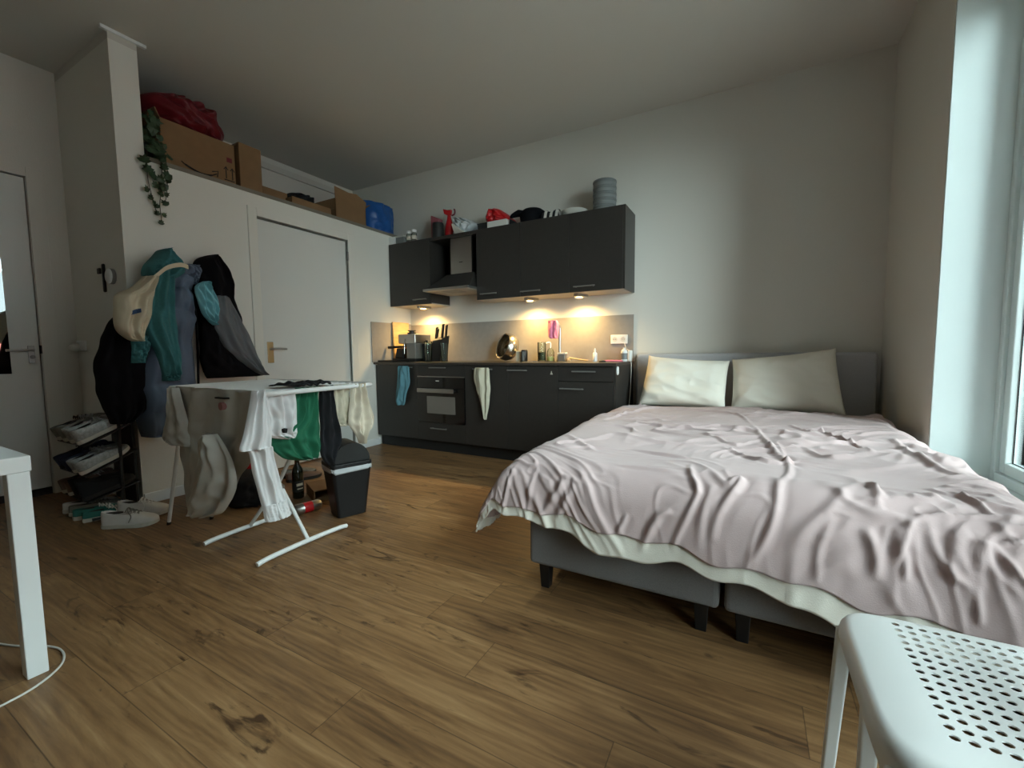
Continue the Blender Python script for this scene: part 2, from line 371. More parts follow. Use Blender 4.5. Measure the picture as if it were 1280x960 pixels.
# inner door in the loft wall
droot = struct(thing('door_2', 'white flush inner door', 'door', (0, (D1+D2)/2, 0)))
fin(box(B(), -.055, -.018, D1+.012, D2-.012, .01, DZ-.014), 'door_leaf', m_door, droot, bevel=.003)
bm = B(); box(bm, -.02, .014, D1-.075, D1, 0, DZ+.07); box(bm, -.02, .014, D2, D2+.09, 0, DZ+.07); box(bm, -.02, .014, D1, D2, DZ, DZ+.07)
fin(bm, 'door_frame', m_wall2, droot, bevel=.003)
hp = fin(box(B(), -.018, -.010, -1.808, -1.754, .955, 1.137), 'handle_plate', m_brass, droot, bevel=.003)
bm = B(); tube(bm, smooth_pts([(-.012, -1.782, 1.075), (.02, -1.782, 1.077), (.036, -1.765, 1.079), (.036, -1.72, 1.079), (.034, -1.66, 1.076)], 5), .009); fin(bm, 'door_handle', m_steel, hp, smooth=True)
for z in (.25, 2.02):
    bm = B(); lathe(bm, [(.011, 0), (.011, .09)], (.004, D2-.003, z-.04), 12); fin(bm, 'door_hinge', m_dsteel, droot, smooth=True)

# entry door with mirror
droot = struct(thing('door_1', 'white entry door with narrow mirror', 'door', (XL, -3.44, 0)))
fin(box(B(), XL-.05, XL-.006, -3.925, -2.961, .055, 2.312), 'door_leaf', m_door, droot, bevel=.003)
fin(box(B(), XL-.05, XL-.01, -3.925, -2.961, 0.0, .05), 'door_sill', m_plinth, droot)
bm = B(); box(bm, XL-.01, XL+.012, -2.953, -2.865, 0, 2.39); box(bm, XL-.01, XL+.012, -4.02, -3.933, 0, 2.39); box(bm, XL-.01, XL+.012, -3.933, -2.953, 2.32, 2.39)
fin(bm, 'door_frame', m_wall, droot, bevel=.003)
hp = fin(box(B(), XL-.006, XL+.004, -3.022, -2.988, .985, 1.112), 'handle_plate', m_steel, droot, bevel=.003)
bm = B(); tube(bm, smooth_pts([(XL, -3.005, 1.08), (XL+.04, -3.005, 1.08), (XL+.05, -3.02, 1.08), (XL+.05, -3.12, 1.079)], 5), .009); fin(bm, 'door_handle', m_steel, hp, smooth=True)
bm = B(); lathe(bm, [(.014, 0), (.014, .012)], (XL+.003, -3.003, 1.03), 16, (1, 0, 0)); fin(bm, 'door_lock', m_dsteel, hp, smooth=True)
fin(box(B(), XL-.006, XL+.006, -3.62, -3.111, .914, 1.72), 'door_mirror', m_mirror, droot)
bm = B(); lathe(bm, [(.009, 0), (.009, .06)], (XL+.004, -2.955, 1.055), 10); fin(bm, 'door_hinge', m_black, droot)

# outside: street and house across, seen through the window and in the mirror
struct(fin(box(B(), 4.92, 30, -25, 30, -1.2, -1.0), 'ground', m_pave))
hz = thing('row_house', 'red brick house across the street beyond the window', 'building', (15, -1, -1.0))
bm = B(); box(bm, 15, 19, -7.5, 16, -1.0, 7.6); fin(bm, 'house_wall', m_render, hz)
bm = B(); box(bm, 14.9, 15, -7.5, 16, .9, 1.9); fin(bm, 'brick_band', m_brick, hz)
for k in range(7):
    yk = -7+k*3.1; f = fin(box(B(), 14.94, 15.0, yk, yk+1.5, 2.1, 3.8), 'house_window', m_white, hz); fin(box(B(), 14.93, 14.945, yk+.12, yk+1.38, 2.22, 3.68), 'house_pane', m_bglass, f)

# ------------------------------------------------------------------ things on the entry wall
bm = B(); lathe(bm, [(.048, 0), (.05, .006), (.05, .028), (.046, .034), (.02, .035)], (-.185, YA, 1.575), 32, (0, -1, 0))
t = thing('thermostat', 'round white thermostat on the entrance wall beside the black strip', 'thermostat', (-.185, YA, 1.525))
fin(bm, 'thermostat_body', m_white, t, smooth=True)
bm = B(); lathe(bm, [(.051, .002), (.0525, .006), (.0525, .02), (.051, .024)], (-.185, YA, 1.575), 32, (0, -1, 0)); fin(bm, 'thermostat_ring', m_dsteel, t, smooth=True)
tag(fin(box(B(), -.335, -.305, YA-.016, YA, 1.478, 1.675), 'wall_strip', m_black, bevel=.008), 'slim upright black strip fixed to the wall beside the round thermostat', 'wall fixture')
tag(fin(box(B(), -.418, -.378, YA-.014, YA, 1.612, 1.652), 'light_switch', m_black, bevel=.004), 'small square black switch left of the slim black strip', 'switch')
t = thing('wall_socket', 'white double wall socket with a plug near the shoe shelf', 'socket', (-.80, YA, 1.06))
fin(box(B(), -.905, -.745, YA-.014, YA, 1.07, 1.15), 'socket_plate', m_white, t, bevel=.005)
bm = B(); lathe(bm, [(.03, 0), (.03, .035), (.02, .05), (.012, .055)], (-.865, YA-.012, 1.10), 20, (0, -1, 0)); fin(bm, 'plug', m_porc, t, smooth=True)

# ------------------------------------------------------------------ kitchen
def bar_handle(x0, x1, z, y, parent):
    bm = B(); box(bm, x0, x1, y-.034, y-.024, z-.006, z+.006)
    for xx in (x0+.015, x1-.025): box(bm, xx, xx+.01, y-.026, y, z-.005, z+.005)
    return fin(bm, 'handle', m_dsteel, parent, bevel=.003)
YB = -.605; ZW = .905
def base_unit(x0, x1, label):
    t = thing('base_cabinet', label, 'cabinet', ((x0+x1)/2, -.3, 0), 'kitchen base cabinets')
    fin(box(B(), x0+.001, x1-.001, YB+.021, -.014, .113, ZW), 'body', m_cab, t)
    fin(box(B(), x0+.001, x1-.001, -.55, -.535, .0, .112), 'plinth', m_plinth, t)
    return t
def front(name, x0, x1, z0, z1, t, h=None):
    f = fin(box(B(), x0+.0015, x1-.0015, YB, YB+.02, z0+.0015, z1-.0015), name, m_cab, t, bevel=.0015)
    if h: bar_handle(h[0], h[1], h[2], YB, f)
    return f
u = base_unit(.016, .615, 'dark grey base cabinet in the corner with blue towel on its handle'); front('door', .016, .615, .118, .9, u, (.37, .565, .876))
u = base_unit(.615, 1.215, 'dark grey oven cabinet framing the built-in oven')
# oven housing body replaced by panels around the oven bay
for c in list(u.children):
    if c.name.startswith('body'): bpy.data.objects.remove(c)
bm = B(); box(bm, .616, .632, YB+.021, -.014, .113, ZW); box(bm, 1.198, 1.214, YB+.021, -.014, .113, ZW); box(bm, .632, 1.198, YB+.021, -.014, .113, .30); box(bm, .632, 1.198, YB+.021, -.014, .79, ZW); box(bm, .632, 1.198, -.04, -.014, .3, .79); fin(bm, 'body', m_cab, u)
front('drawer', .615, 1.215, .79, .9, u, (.788, 1.0, .875)); front('drawer', .615, 1.215, .118, .306, u, (.79, .998, .252))
u = base_unit(1.215, 1.70, 'dark grey base cabinet with the cream towel on its handle'); front('door', 1.215, 1.70, .118, .9, u, (1.325, 1.55, .866))
def hollow(u, x0, x1):
    for c in list(u.children):
        if c.name.startswith('body'): bpy.data.objects.remove(c)
    bm = B(); box(bm, x0+.001, x0+.017, YB+.021, -.014, .113, ZW); box(bm, x1-.017, x1-.001, YB+.021, -.014, .113, ZW); box(bm, x0+.017, x1-.017, YB+.021, -.014, .113, .13); box(bm, x0+.017, x1-.017, -.03, -.014, .13, ZW); fin(bm, 'body', m_cab, u)
u = base_unit(1.70, 2.20, 'dark grey sink cabinet with small pale symbol by its top corner'); hollow(u, 1.70, 2.20); d = front('door', 1.70, 2.20, .118, .9, u, (1.705, 1.91, .860))
bm = B(); prism(bm, [(-.012, -.016), (.012, -.016), (.009, -.004), (.004, -.002), (.005, .008), (0, .016), (-.005, .008), (-.004, -.002), (-.009, -.004)], lambda a, b_, t: (2.138+a, YB-t, .842+b_), 0, .002); fin(bm, 'symbol', m_label, d, label='pale grey printed symbol')
u = base_unit(2.20, 2.685, 'dark grey end cabinet with a drawer above its door, next to bed'); front('drawer', 2.20, 2.685, .772, .9, u, (2.335, 2.545, .857)); front('door', 2.20, 2.685, .118, .768, u, (2.222, 2.44, .708))
fin(box(B(), 2.686, 2.706, YB, -.014, 0, ZW), 'side_panel', m_cab, u)
# oven
t = thing('oven', 'black built-in oven with steel bar handle and grey window', 'oven', (.915, -.3, .31))
fin(box(B(), .634, 1.196, -.59, -.05, .308, .782), 'oven_body', m_black, t)
fin(box(B(), .618, 1.212, -.612, -.591, .668, .786), 'control_panel', m_bglass, t, bevel=.002)
fin(box(B(), .618, 1.212, -.616, -.6, .778, .787), 'top_strip', m_steel, t)
fin(box(B(), .86, .9, -.6145, -.612, .735, .745), 'display', m_porc, t)
d = fin(box(B(), .618, 1.212, -.614, -.591, .31, .664), 'oven_door', m_bglass, t, bevel=.002)
fin(box(B(), .74, 1.10, -.6155, -.6138, .405, .582), 'oven_window', m_ovenin, d)
bm = B(); box(bm, .648, 1.108, -.662, -.648, .622, .664); box(bm, .67, .685, -.65, -.614, .632, .652); box(bm, 1.07, 1.085, -.65, -.614, .632, .652); fin(bm, 'oven_handle', m_steel, d, bevel=.004)
# worktop with a sink let in
SX0, SX1, SY0, SY1 = 1.74, 2.14, -.50, -.17
bm = B()
for a in ((0, SX0, -.626, 0), (SX1, 2.712, -.626, 0), (SX0, SX1, -.626, SY0), (SX0, SX1, SY1, 0)): box(bm, a[0], a[1], a[2], a[3], ZW, .929)
tag(fin(bm, 'worktop', m_top), 'dark brown kitchen worktop running along the base cabinets', 'worktop')
t = thing('sink', 'steel kitchen sink let into the dark worktop', 'sink', (1.94, -.33, .78))
bm = B(); r0 = [(SX0-.012, SY0-.012), (SX1+.012, SY0-.012), (SX1+.012, SY1+.012), (SX0-.012, SY1+.012)]; r1 = [(SX0+.012, SY0+.012), (SX1-.012, SY0+.012), (SX1-.012, SY1-.012), (SX0+.012, SY1-.012)]
va = [bm.verts.new((x, y, .9315)) for x, y in r0]; vb = [bm.verts.new((x, y, .9315)) for x, y in r1]; vc = [bm.verts.new((x, y, .79)) for x, y in r1]
for k in range(4): bm.faces.new((va[k], va[(k+1) % 4], vb[(k+1) % 4], vb[k])); bm.faces.new((vb[k], vb[(k+1) % 4], vc[(k+1) % 4], vc[k]))
bm.faces.new(vc); fin(bm, 'basin', m_steel, t, solid=.0015)
bm = B(); lathe(bm, [(.03, 0), (.03, .004)], (1.94, -.33, .79), 20); fin(bm, 'drain', m_dsteel, t)
# splashback (fixed to the wall)
struct(fin(box(B(), .012, 2.704, -.012, -.0005, .929, 1.36), 'trim_6', m_splash)); struct(fin(box(B(), .0005, .012, -.645, -.0005, .929, 1.372), 'trim_7', m_splash))
# upper cabinets
ZU0, ZU1, YU = 1.557, 2.255, -.345
def upper(x0, x1, label, h, dark_bottom=False):
    t = thing('wall_cabinet', label, 'cabinet', ((x0+x1)/2, -.17, ZU0), 'kitchen wall cabinets')
    fin(box(B(), x0+.001, x1-.001, YU+.021, -.001, ZU0+.012, ZU1), 'body', m_cab, t)
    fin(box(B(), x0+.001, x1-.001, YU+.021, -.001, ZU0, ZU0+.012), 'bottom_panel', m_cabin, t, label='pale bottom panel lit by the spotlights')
    f = fin(box(B(), x0+.0015, x1-.0015, YU, YU+.02, ZU0, ZU1-.0), 'door', m_cab, t, bevel=.0015); bar_handle(h[0], h[1], h[2], YU, f)
    return t
upper(.008, .6, 'dark grey wall cabinet in the corner, left of the extractor hood', (.37, .562, 1.61))
upper(1.2, 1.70, 'dark grey wall cabinet next to the extractor hood on its right', (1.255, 1.45, 1.609))
upper(1.70, 2.20, 'dark grey wall cabinet second from the right end of the row', (1.712, 1.925, 1.60))
u = upper(2.20, 2.685, 'dark grey wall cabinet at the right end, under the tins', (2.25, 2.45, 1.602))
fin(box(B(), 2.686, 2.706, YU, -.001, ZU0, ZU1), 'side_panel', m_cab, u)
# hood
t = thing('extractor_hood', 'steel chimney extractor hood in a dark niche over the worktop', 'extractor hood', (.9, -.2, 1.66))
fin(box(B(), .602, 1.198, YU+.005, -.001, 2.222, 2.255), 'top_board', m_cab, t)
fin(box(B(), .602, 1.198, -.016, -.001, 1.68, 2.222), 'back_panel', m_cab, t)
bm = B(); prism(bm, [(.845, 0), (1.112, 0), (1.112, 1), (.845, 1)], lambda a, b_, t_: (a, -.02 if t_ == 0 else -.30, 1.853+b_*.369), 0, 1); fin(bm, 'chimney', m_steel, t, bevel=.003)
fin(box(B(), .955, 1.0, -.302, -.2995, 1.965, 1.972), 'maker_mark', m_ink, t)
hexa(bm := B(), [(.632, -.47, 1.69), (1.196, -.47, 1.69), (1.196, -.02, 1.69), (.632, -.02, 1.69), (.80, -.31, 1.85), (1.15, -.31, 1.85), (1.15, -.02, 1.85), (.80, -.02, 1.85)]); fin(bm, 'hood_body', m_cab, t)
fin(box(B(), .625, 1.197, -.50, -.018, 1.665, 1.69), 'canopy', m_steel, t, bevel=.002)
fin(box(B(), .82, 1.02, -.44, -.24, 1.661, 1.665), 'grease_filter', m_dsteel, t)
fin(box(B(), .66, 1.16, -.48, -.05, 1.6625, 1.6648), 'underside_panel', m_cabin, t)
# spotlights
for i, (sx, lab) in enumerate(((.35, 'small lit wedge spotlight under the corner wall cabinet'), (1.72, 'small lit wedge spotlight under the middle wall cabinets'), (2.235, 'small lit wedge spotlight under the right wall cabinets'))):
    t = thing('spotlight', lab, 'lamp', (sx, -.19, 1.525), 'spotlights under the wall cabinets')
    bm = B(); prism(bm, [(-.07, .07), (.07, .07), (.02, -.075), (-.02, -.075)], lambda a, b_, q: (sx+a, -.19+b_, q), 1.531, 1.557); fin(bm, 'housing', m_steel, t, bevel=.003)
    bm = B(); lathe(bm, [(.03, 0), (.03, .006)], (sx, -.175, 1.526), 20); fin(bm, 'lens', m_lens, t, smooth=True, label='glowing warm lens')
    ld = bpy.data.lights.new('bulb', 'SPOT'); ld.energy = KITCHEN_LAMP_W; ld.color = (1, .66, .25); ld.spot_size = R(160); ld.spot_blend = 1; ld.shadow_soft_size = .028
    lo = bpy.data.objects.new('bulb', ld); COL.objects.link(lo); lo.parent = t; lo.location = (0, .015, -.004)

# ------------------------------------------------------------------ bed
TOPZ = .60; LX, RX, FY = 2.87, 4.30, -2.40
bed = thing('bed', 'grey upholstered box spring bed with tall headboard and black legs', 'bed', (3.63, -1.25, 0))
fin(box(B(), 2.756, 4.455, -.125, -.015, .06, 1.0), 'headboard', m_head, bed, bevel=.025, seg=4)
for xa, xb in ((2.838, 3.586), (3.602, 4.41)):
    bb = fin(box(B(), xa, xb, -2.445, -.13, .112, .335), 'bed_base', m_bedfab, bed, bevel=.018, seg=3)
    for xx in (xa+.035, xb-.085):
        for yy in (-2.42, -.30):
            bm = B(); hexa(bm, [(xx+.006, yy+.006, 0), (xx+.044, yy+.006, 0), (xx+.044, yy+.044, 0), (xx+.006, yy+.044, 0), (xx, yy, .115), (xx+.05, yy, .115), (xx+.05, yy+.05, .115), (xx, yy+.05, .115)])
            fin(bm, 'leg', m_black, bed, bevel=.003, label='black square leg')
    fin(box(B(), xa+.005, xb-.005, -2.435, -.13, .338, .545), 'mattress', m_matt, bed, bevel=.04, seg=4)

def edge(e, r, fl):
    """arc length e past an edge -> (outwards, down)"""
    e = np.maximum(e, 0); a = np.minimum(e/r, math.pi/2-fl); h = r*np.sin(a); v = r*(1-np.cos(a)); ex = np.maximum(e-r*(math.pi/2-fl), 0)
    return h+ex*np.sin(fl), v+ex*np.cos(fl)
def n2(a, b, s, seed):
    ah = np.sin(a*s*1.7+seed)+np.sin(b*s*2.1+seed*1.3+1.3*np.sin(a*s*.9+seed))+np.sin((a+b)*s*1.2+seed*2.1+1.1*np.sin((a-b)*s*1.1))
    return ah/3
CRE = [[(2.854, -1.69), (2.93, -1.2), (3.055, -.805), (3.547, -.887), (3.677, -1.211)], [(2.824, -1.997), (3.009, -2.203), (3.085, -2.272)], [(3.184, -2.171), (3.367, -2.229), (3.457, -2.258)],
 [(3.47, -2.33), (3.488, -2.453), (3.515, -2.52), (3.512, -2.551), (3.458, -2.684), (3.443, -2.75)], [(3.563, -2.493), (3.551, -2.536), (3.534, -2.605), (3.522, -2.732)], [(3.535, -2.399), (3.596, -2.487), (3.636, -2.457), (3.637, -2.49), (3.582, -2.592), (3.566, -2.689)],
 [(2.902, -2.50), (2.878, -2.761)], [(3.051, -2.52), (2.94, -2.713)], [(3.09, -2.537), (2.996, -2.722)], [(3.288, -2.635), (3.248, -2.718)], [(3.748, -2.40), (3.748, -2.489), (3.737, -2.577), (3.703, -2.678), (3.661, -2.749)],
 [(3.992, -2.326), (3.887, -2.515), (3.826, -2.585), (3.767, -2.664)], [(3.999, -2.322), (4.009, -2.478)], [(3.891, -2.543), (3.854, -2.645), (3.851, -2.752)], [(3.96, -2.561), (3.983, -2.617), (3.987, -2.71)],
 [(4.107, -2.50), (4.107, -2.576), (4.145, -2.647), (4.178, -2.682), (4.167, -2.774)], [(4.192, -2.663), (4.202, -2.776)], [(4.203, -2.543), (4.19, -2.627)], [(4.238, -2.484), (4.262, -2.539)], [(4.2, -2.31), (4.247, -2.475)],
 [(4.029, -2.371), (4.106, -2.391), (4.181, -2.447)], [(4.259, -1.395), (4.242, -1.908), (4.304, -2.109)], [(3.764, -1.758), (3.794, -2.257), (3.748, -2.489)], [(3.553, -1.99), (3.729, -2.203), (3.84, -2.082)], [(3.86, -1.84), (3.948, -2.027), (4.113, -1.798)],
 [(3.466, -1.734), (3.615, -1.96), (3.743, -1.708)], [(4.051, -2.602), (4.05, -2.694)], [(4.281, -2.515), (4.257, -2.611), (4.266, -2.693)], [(3.332, -2.769), (3.386, -2.641), (3.438, -2.603)], [(3.204, -2.424), (3.461, -2.445)],
 [(3.677, -1.211), (3.738, -1.9), (3.824, -2.276)], [(3.232, -1.728), (3.523, -1.459), (3.746, -1.599)], [(2.806, -2.5), (2.749, -2.758)], [(2.95, -1.45), (3.3, -1.62), (3.62, -1.52), (3.9, -1.6)], [(3.0, -1.9), (3.3, -2.02), (3.55, -2.0)], [(3.85, -1.2), (4.05, -1.55), (4.1, -1.9)], [(2.95, -.55), (3.4, -.62), (3.9, -.6), (4.35, -.75)]]
def duvet_field(a, b):
    """grid arrays a (across), b (along) -> positions"""
    foot = np.clip((-b-1.6)/.9, 0, 1)
    hl, vl = edge(LX-a, .15, R(8)+foot*R(20)); hr, vr = edge(a-RX, .13, R(6)); hf, vf = edge(FY-b, .14, R(4))
    x = np.clip(a, LX, RX)-hl+hr; y = np.maximum(b, FY)-hf
    v = np.sqrt(vl**2+vf**2+vr**2); v = np.where(v > .36, .36+.10*np.tanh((v-.36)/.10), v)
    head = np.clip((b+.75)/.4, 0, 1)
    z = TOPZ-v+.012*n2(a, b, 3.1, 1.0)+.022*np.exp(-((a-3.0)/.25)**2-((b+1.75)/.4)**2)+.05*np.exp(-((a-4.40)/.09)**2-((b+.62)/.2)**2)-.03*head
    z = np.maximum(z, .035)
    x = np.minimum(x, XR-.022)
    x = np.where(b > -.75, np.maximum(x, 2.735), x)
    return np.stack([x, y, z], -1)
def wrinkle(a, b):
    h = np.zeros_like(a)
    for i, cpts in enumerate(CRE):
        pts = smooth_pts(cpts, 4) if len(cpts) > 2 else cpts
        d = np.full(a.shape, 9.); tt = np.zeros_like(a); L_ = len(pts)-1
        for k in range(L_):
            (x0, y0_), (x1, y1_) = pts[k], pts[k+1]; dx, dy = x1-x0, y1_-y0_; q = np.clip(((a-x0)*dx+(b-y0_)*dy)/(dx*dx+dy*dy+1e-9), 0, 1)
            dd = np.hypot(a-x0-q*dx, b-y0_-q*dy); m = dd < d; d = np.where(m, dd, d); tt = np.where(m, (k+q)/L_, tt)
        wd = .0115+.003*math.sin(i*1.9); am = .0105+.004*math.sin(i*2.7+1)
        env = np.clip(4*tt*(1-tt), .0, 1)
        h += am*env*(np.exp(-(d/wd)**2)-.25*np.exp(-((d-2.0*wd)/(1.2*wd))**2))
    # fine rumples: thin warped creases, running down the foot drop and across the top
    fr = np.clip((FY+.15-b)/.3, 0, 1); le = np.clip((LX+.05-a)/.2, 0, 1); sh = h.shape
    g = np.zeros(a.size); af, bf, ff, lf = a.ravel(), b.ravel(), fr.ravel(), le.ravel()
    N3 = noise.noise
    for i in range(a.size):
        x, y = float(af[i]), float(bf[i]); f_ = float(ff[i]); l_ = float(lf[i])
        w1 = N3((x*2.3, y*2.3, 3.1)); w2 = N3((x*2.3, y*2.3, 9.7))
        xa, ya = x+.16*w1, y+.16*w2
        sx, sy = 2.6+3.4*f_, 5.2-3.4*f_+1.5*l_
        ca_ = .35+.45*N3((x*.9, y*.9, 14.2)); ca_ *= 1-.6*f_; c_, s_ = math.cos(ca_), math.sin(ca_); xo, yo = xa-3.6, ya+1.6; xr_, yr2 = c_*xo+s_*yo, -s_*xo+c_*yo
        n1 = N3((xr_*sx, yr2*sy, 1.7)); n2_ = N3((xr_*sx*1.7+3, yr2*sy*1.8, 4.4)); n3 = N3((xr_*sx*2.6, yr2*sy*3.0, 8.8)); n4 = N3((xa*26-ya*8, ya*20+xa*6, 5.5))
        m1 = max(0, .55+N3((x*2.2, y*2.2, 20.5))*1.5); m2 = max(0, .5+N3((x*2.6, y*2.6, 31.5))*1.6)
        g[i] = .012*N3((xr_*sx*.8, yr2*sy*.8, 6.6))+m1*.011*math.exp(-(n1/.11)**2)+m2*.009*math.exp(-(n2_/.13)**2)+.0062*m1*math.exp(-(n3/.16)**2)+.0012*n4
    h += g.reshape(sh)
    return h
def cloth_grid(a, b, off=0, wr=1):
    P = duvet_field(a, b); da = np.gradient(P, axis=0); db = np.gradient(P, axis=1)
    N = np.cross(da, db); N /= np.linalg.norm(N, axis=-1, keepdims=True)+1e-9
    if np.sum(N*(P-np.array([3.6, -1.3, -.2]))) < 0: N = -N
    return P+N*((wrinkle(a, b)*wr+off)[..., None])
def grid_bm(P):
    bm = B(); nu, nv = P.shape[:2]; V = [[bm.verts.new(P[i, j]) for j in range(nv)] for i in range(nu)]
    for i in range(nu-1):
        for j in range(nv-1): bm.faces.new((V[i][j], V[i+1][j], V[i+1][j+1], V[i][j+1]))
    return bm
def hem_b(a):
    return -2.685-.125*np.clip((a-2.95)/1.3, 0, 1)+.010*np.sin(a*17)+.009*np.sin(a*31+1)+.22*np.clip((LX-.10-a)/.40, 0, 1)**1.4
def hem_a(b):
    return LX-.32-.13*np.clip((-b-1.2)/1.4, 0, 1)+.02*np.sin(b*11)
NA, NB = 380, 380
ua = np.linspace(0, 1, NA); ub = np.linspace(0, 1, NB)
U, V_ = np.meshgrid(ua, ub, indexing='ij')
Bv = -.46+(hem_b(LX+U*(RX+.22-LX))+.46)*V_
A0 = hem_a(Bv); Av = A0+(RX+.22-A0)*U
Bv = -.46+(hem_b(Av)+.46)*V_
duvet = fin(grid_bm(cloth_grid(Av, Bv)), 'duvet', m_duvet, None, smooth=True, solid=.012, sharp=False)
tag(duvet, 'rumpled dusty pink duvet spread over the grey bed', 'duvet')
sa = np.linspace(2.44, RX+.20, 260); sb = np.linspace(0, 1, 14); SA, SB = np.meshgrid(sa, sb, indexing='ij')
wav = hem_b(SA); wdt = .062+.022*np.sin(SA*8+1)+.018*np.clip((SA-3)/1.2, 0, 1)
P = cloth_grid(SA, wav+.02-SB*(wdt+.02), off=-.008, wr=.8)
fin(grid_bm(P), 'underside_hem', m_hem, duvet, smooth=True, sharp=False, solid=.006, label='off white underside showing along the foot hem')
sb2 = np.linspace(-2.47, -1.8, 90); sa2 = np.linspace(0, 1, 12); SA2, SB2 = np.meshgrid(sa2, sb2, indexing='ij')
P = cloth_grid(hem_a(SB2)+.02-SA2*.085*np.clip((-SB2-1.85)/.5, .05, 1), SB2, off=-.006, wr=.8)
fin(grid_bm(P), 'underside_hem', m_hem, duvet, smooth=True, sharp=False, solid=.006, label='off white underside showing at the hanging corner')

def pillow(tl, tr_, bl, br, th, seed, label):
    tl, tr_, bl, br = map(Vector, (tl, tr_, bl, br)); nrm = ((tr_-tl).cross(tl-bl)).normalized()
    if nrm.y > 0: nrm = -nrm
    bm = B(); n = 56; g = {}
    for s in (1, -1):
        for i in range(n+1):
            for j in range(n+1):
                u, v = i/n, j/n
                if s == -1 and (i in (0, n) or j in (0, n)): g[s, i, j] = g[1, i, j]; continue
                a, b_ = 2*u-1, 2*v-1
                k = (max(0, 1-a**4)*max(0, 1-b_**4))**.55
                ins = .022*(1-abs(a)**3)*abs(b_)**4*(1 if b_ > 0 else -1)  # edges pull in between corners
                insx = .012*(1-abs(b_)**3)*abs(a)**4*(1 if a > 0 else -1)
                p = (bl.lerp(br, u)).lerp(tl.lerp(tr_, u), v)-(tl-bl).normalized()*ins-(tr_-tl).normalized()*insx
                wv_ = .004*math.sin((a*2.2+b_*3.4+seed)*2.4+1.5*math.sin(b_*2+seed))*min(1, k*1.4)+.012*noise.noise(Vector((a*2+seed, b_*2, seed)))*k
                wv_ += .005*(1-abs(noise.noise(Vector((a*1.6+b_*3.0+seed*2, b_*1.2-a*2.2, seed))))*3)*k
                g[s, i, j] = bm.verts.new(p+nrm*(s*(th*k)+(wv_ if s == 1 else 0)))
    for s in (1, -1):
        for i in range(n):
            for j in range(n):
                q = [g[s, i, j], g[s, i+1, j], g[s, i+1, j+1], g[s, i, j+1]]
                bm.faces.new(q if s == 1 else q[::-1])
    o = fin(bm, 'pillow', m_pillow, None, smooth=True, sharp=False); tag(o, label, 'pillow', 'pillows against the headboard')
pillow((2.885, -.215, .985), (3.515, -.215, .94), (2.835, -.40, .565), (3.50, -.42, .565), .085, 1.3, 'ivory pillow at the kitchen side of headboard, creased diagonally')
pillow((3.53, -.215, .95), (4.195, -.20, 1.03), (3.535, -.40, .56), (4.245, -.42, .56), .09, 4.1, 'ivory pillow nearer the window with one raised top corner')

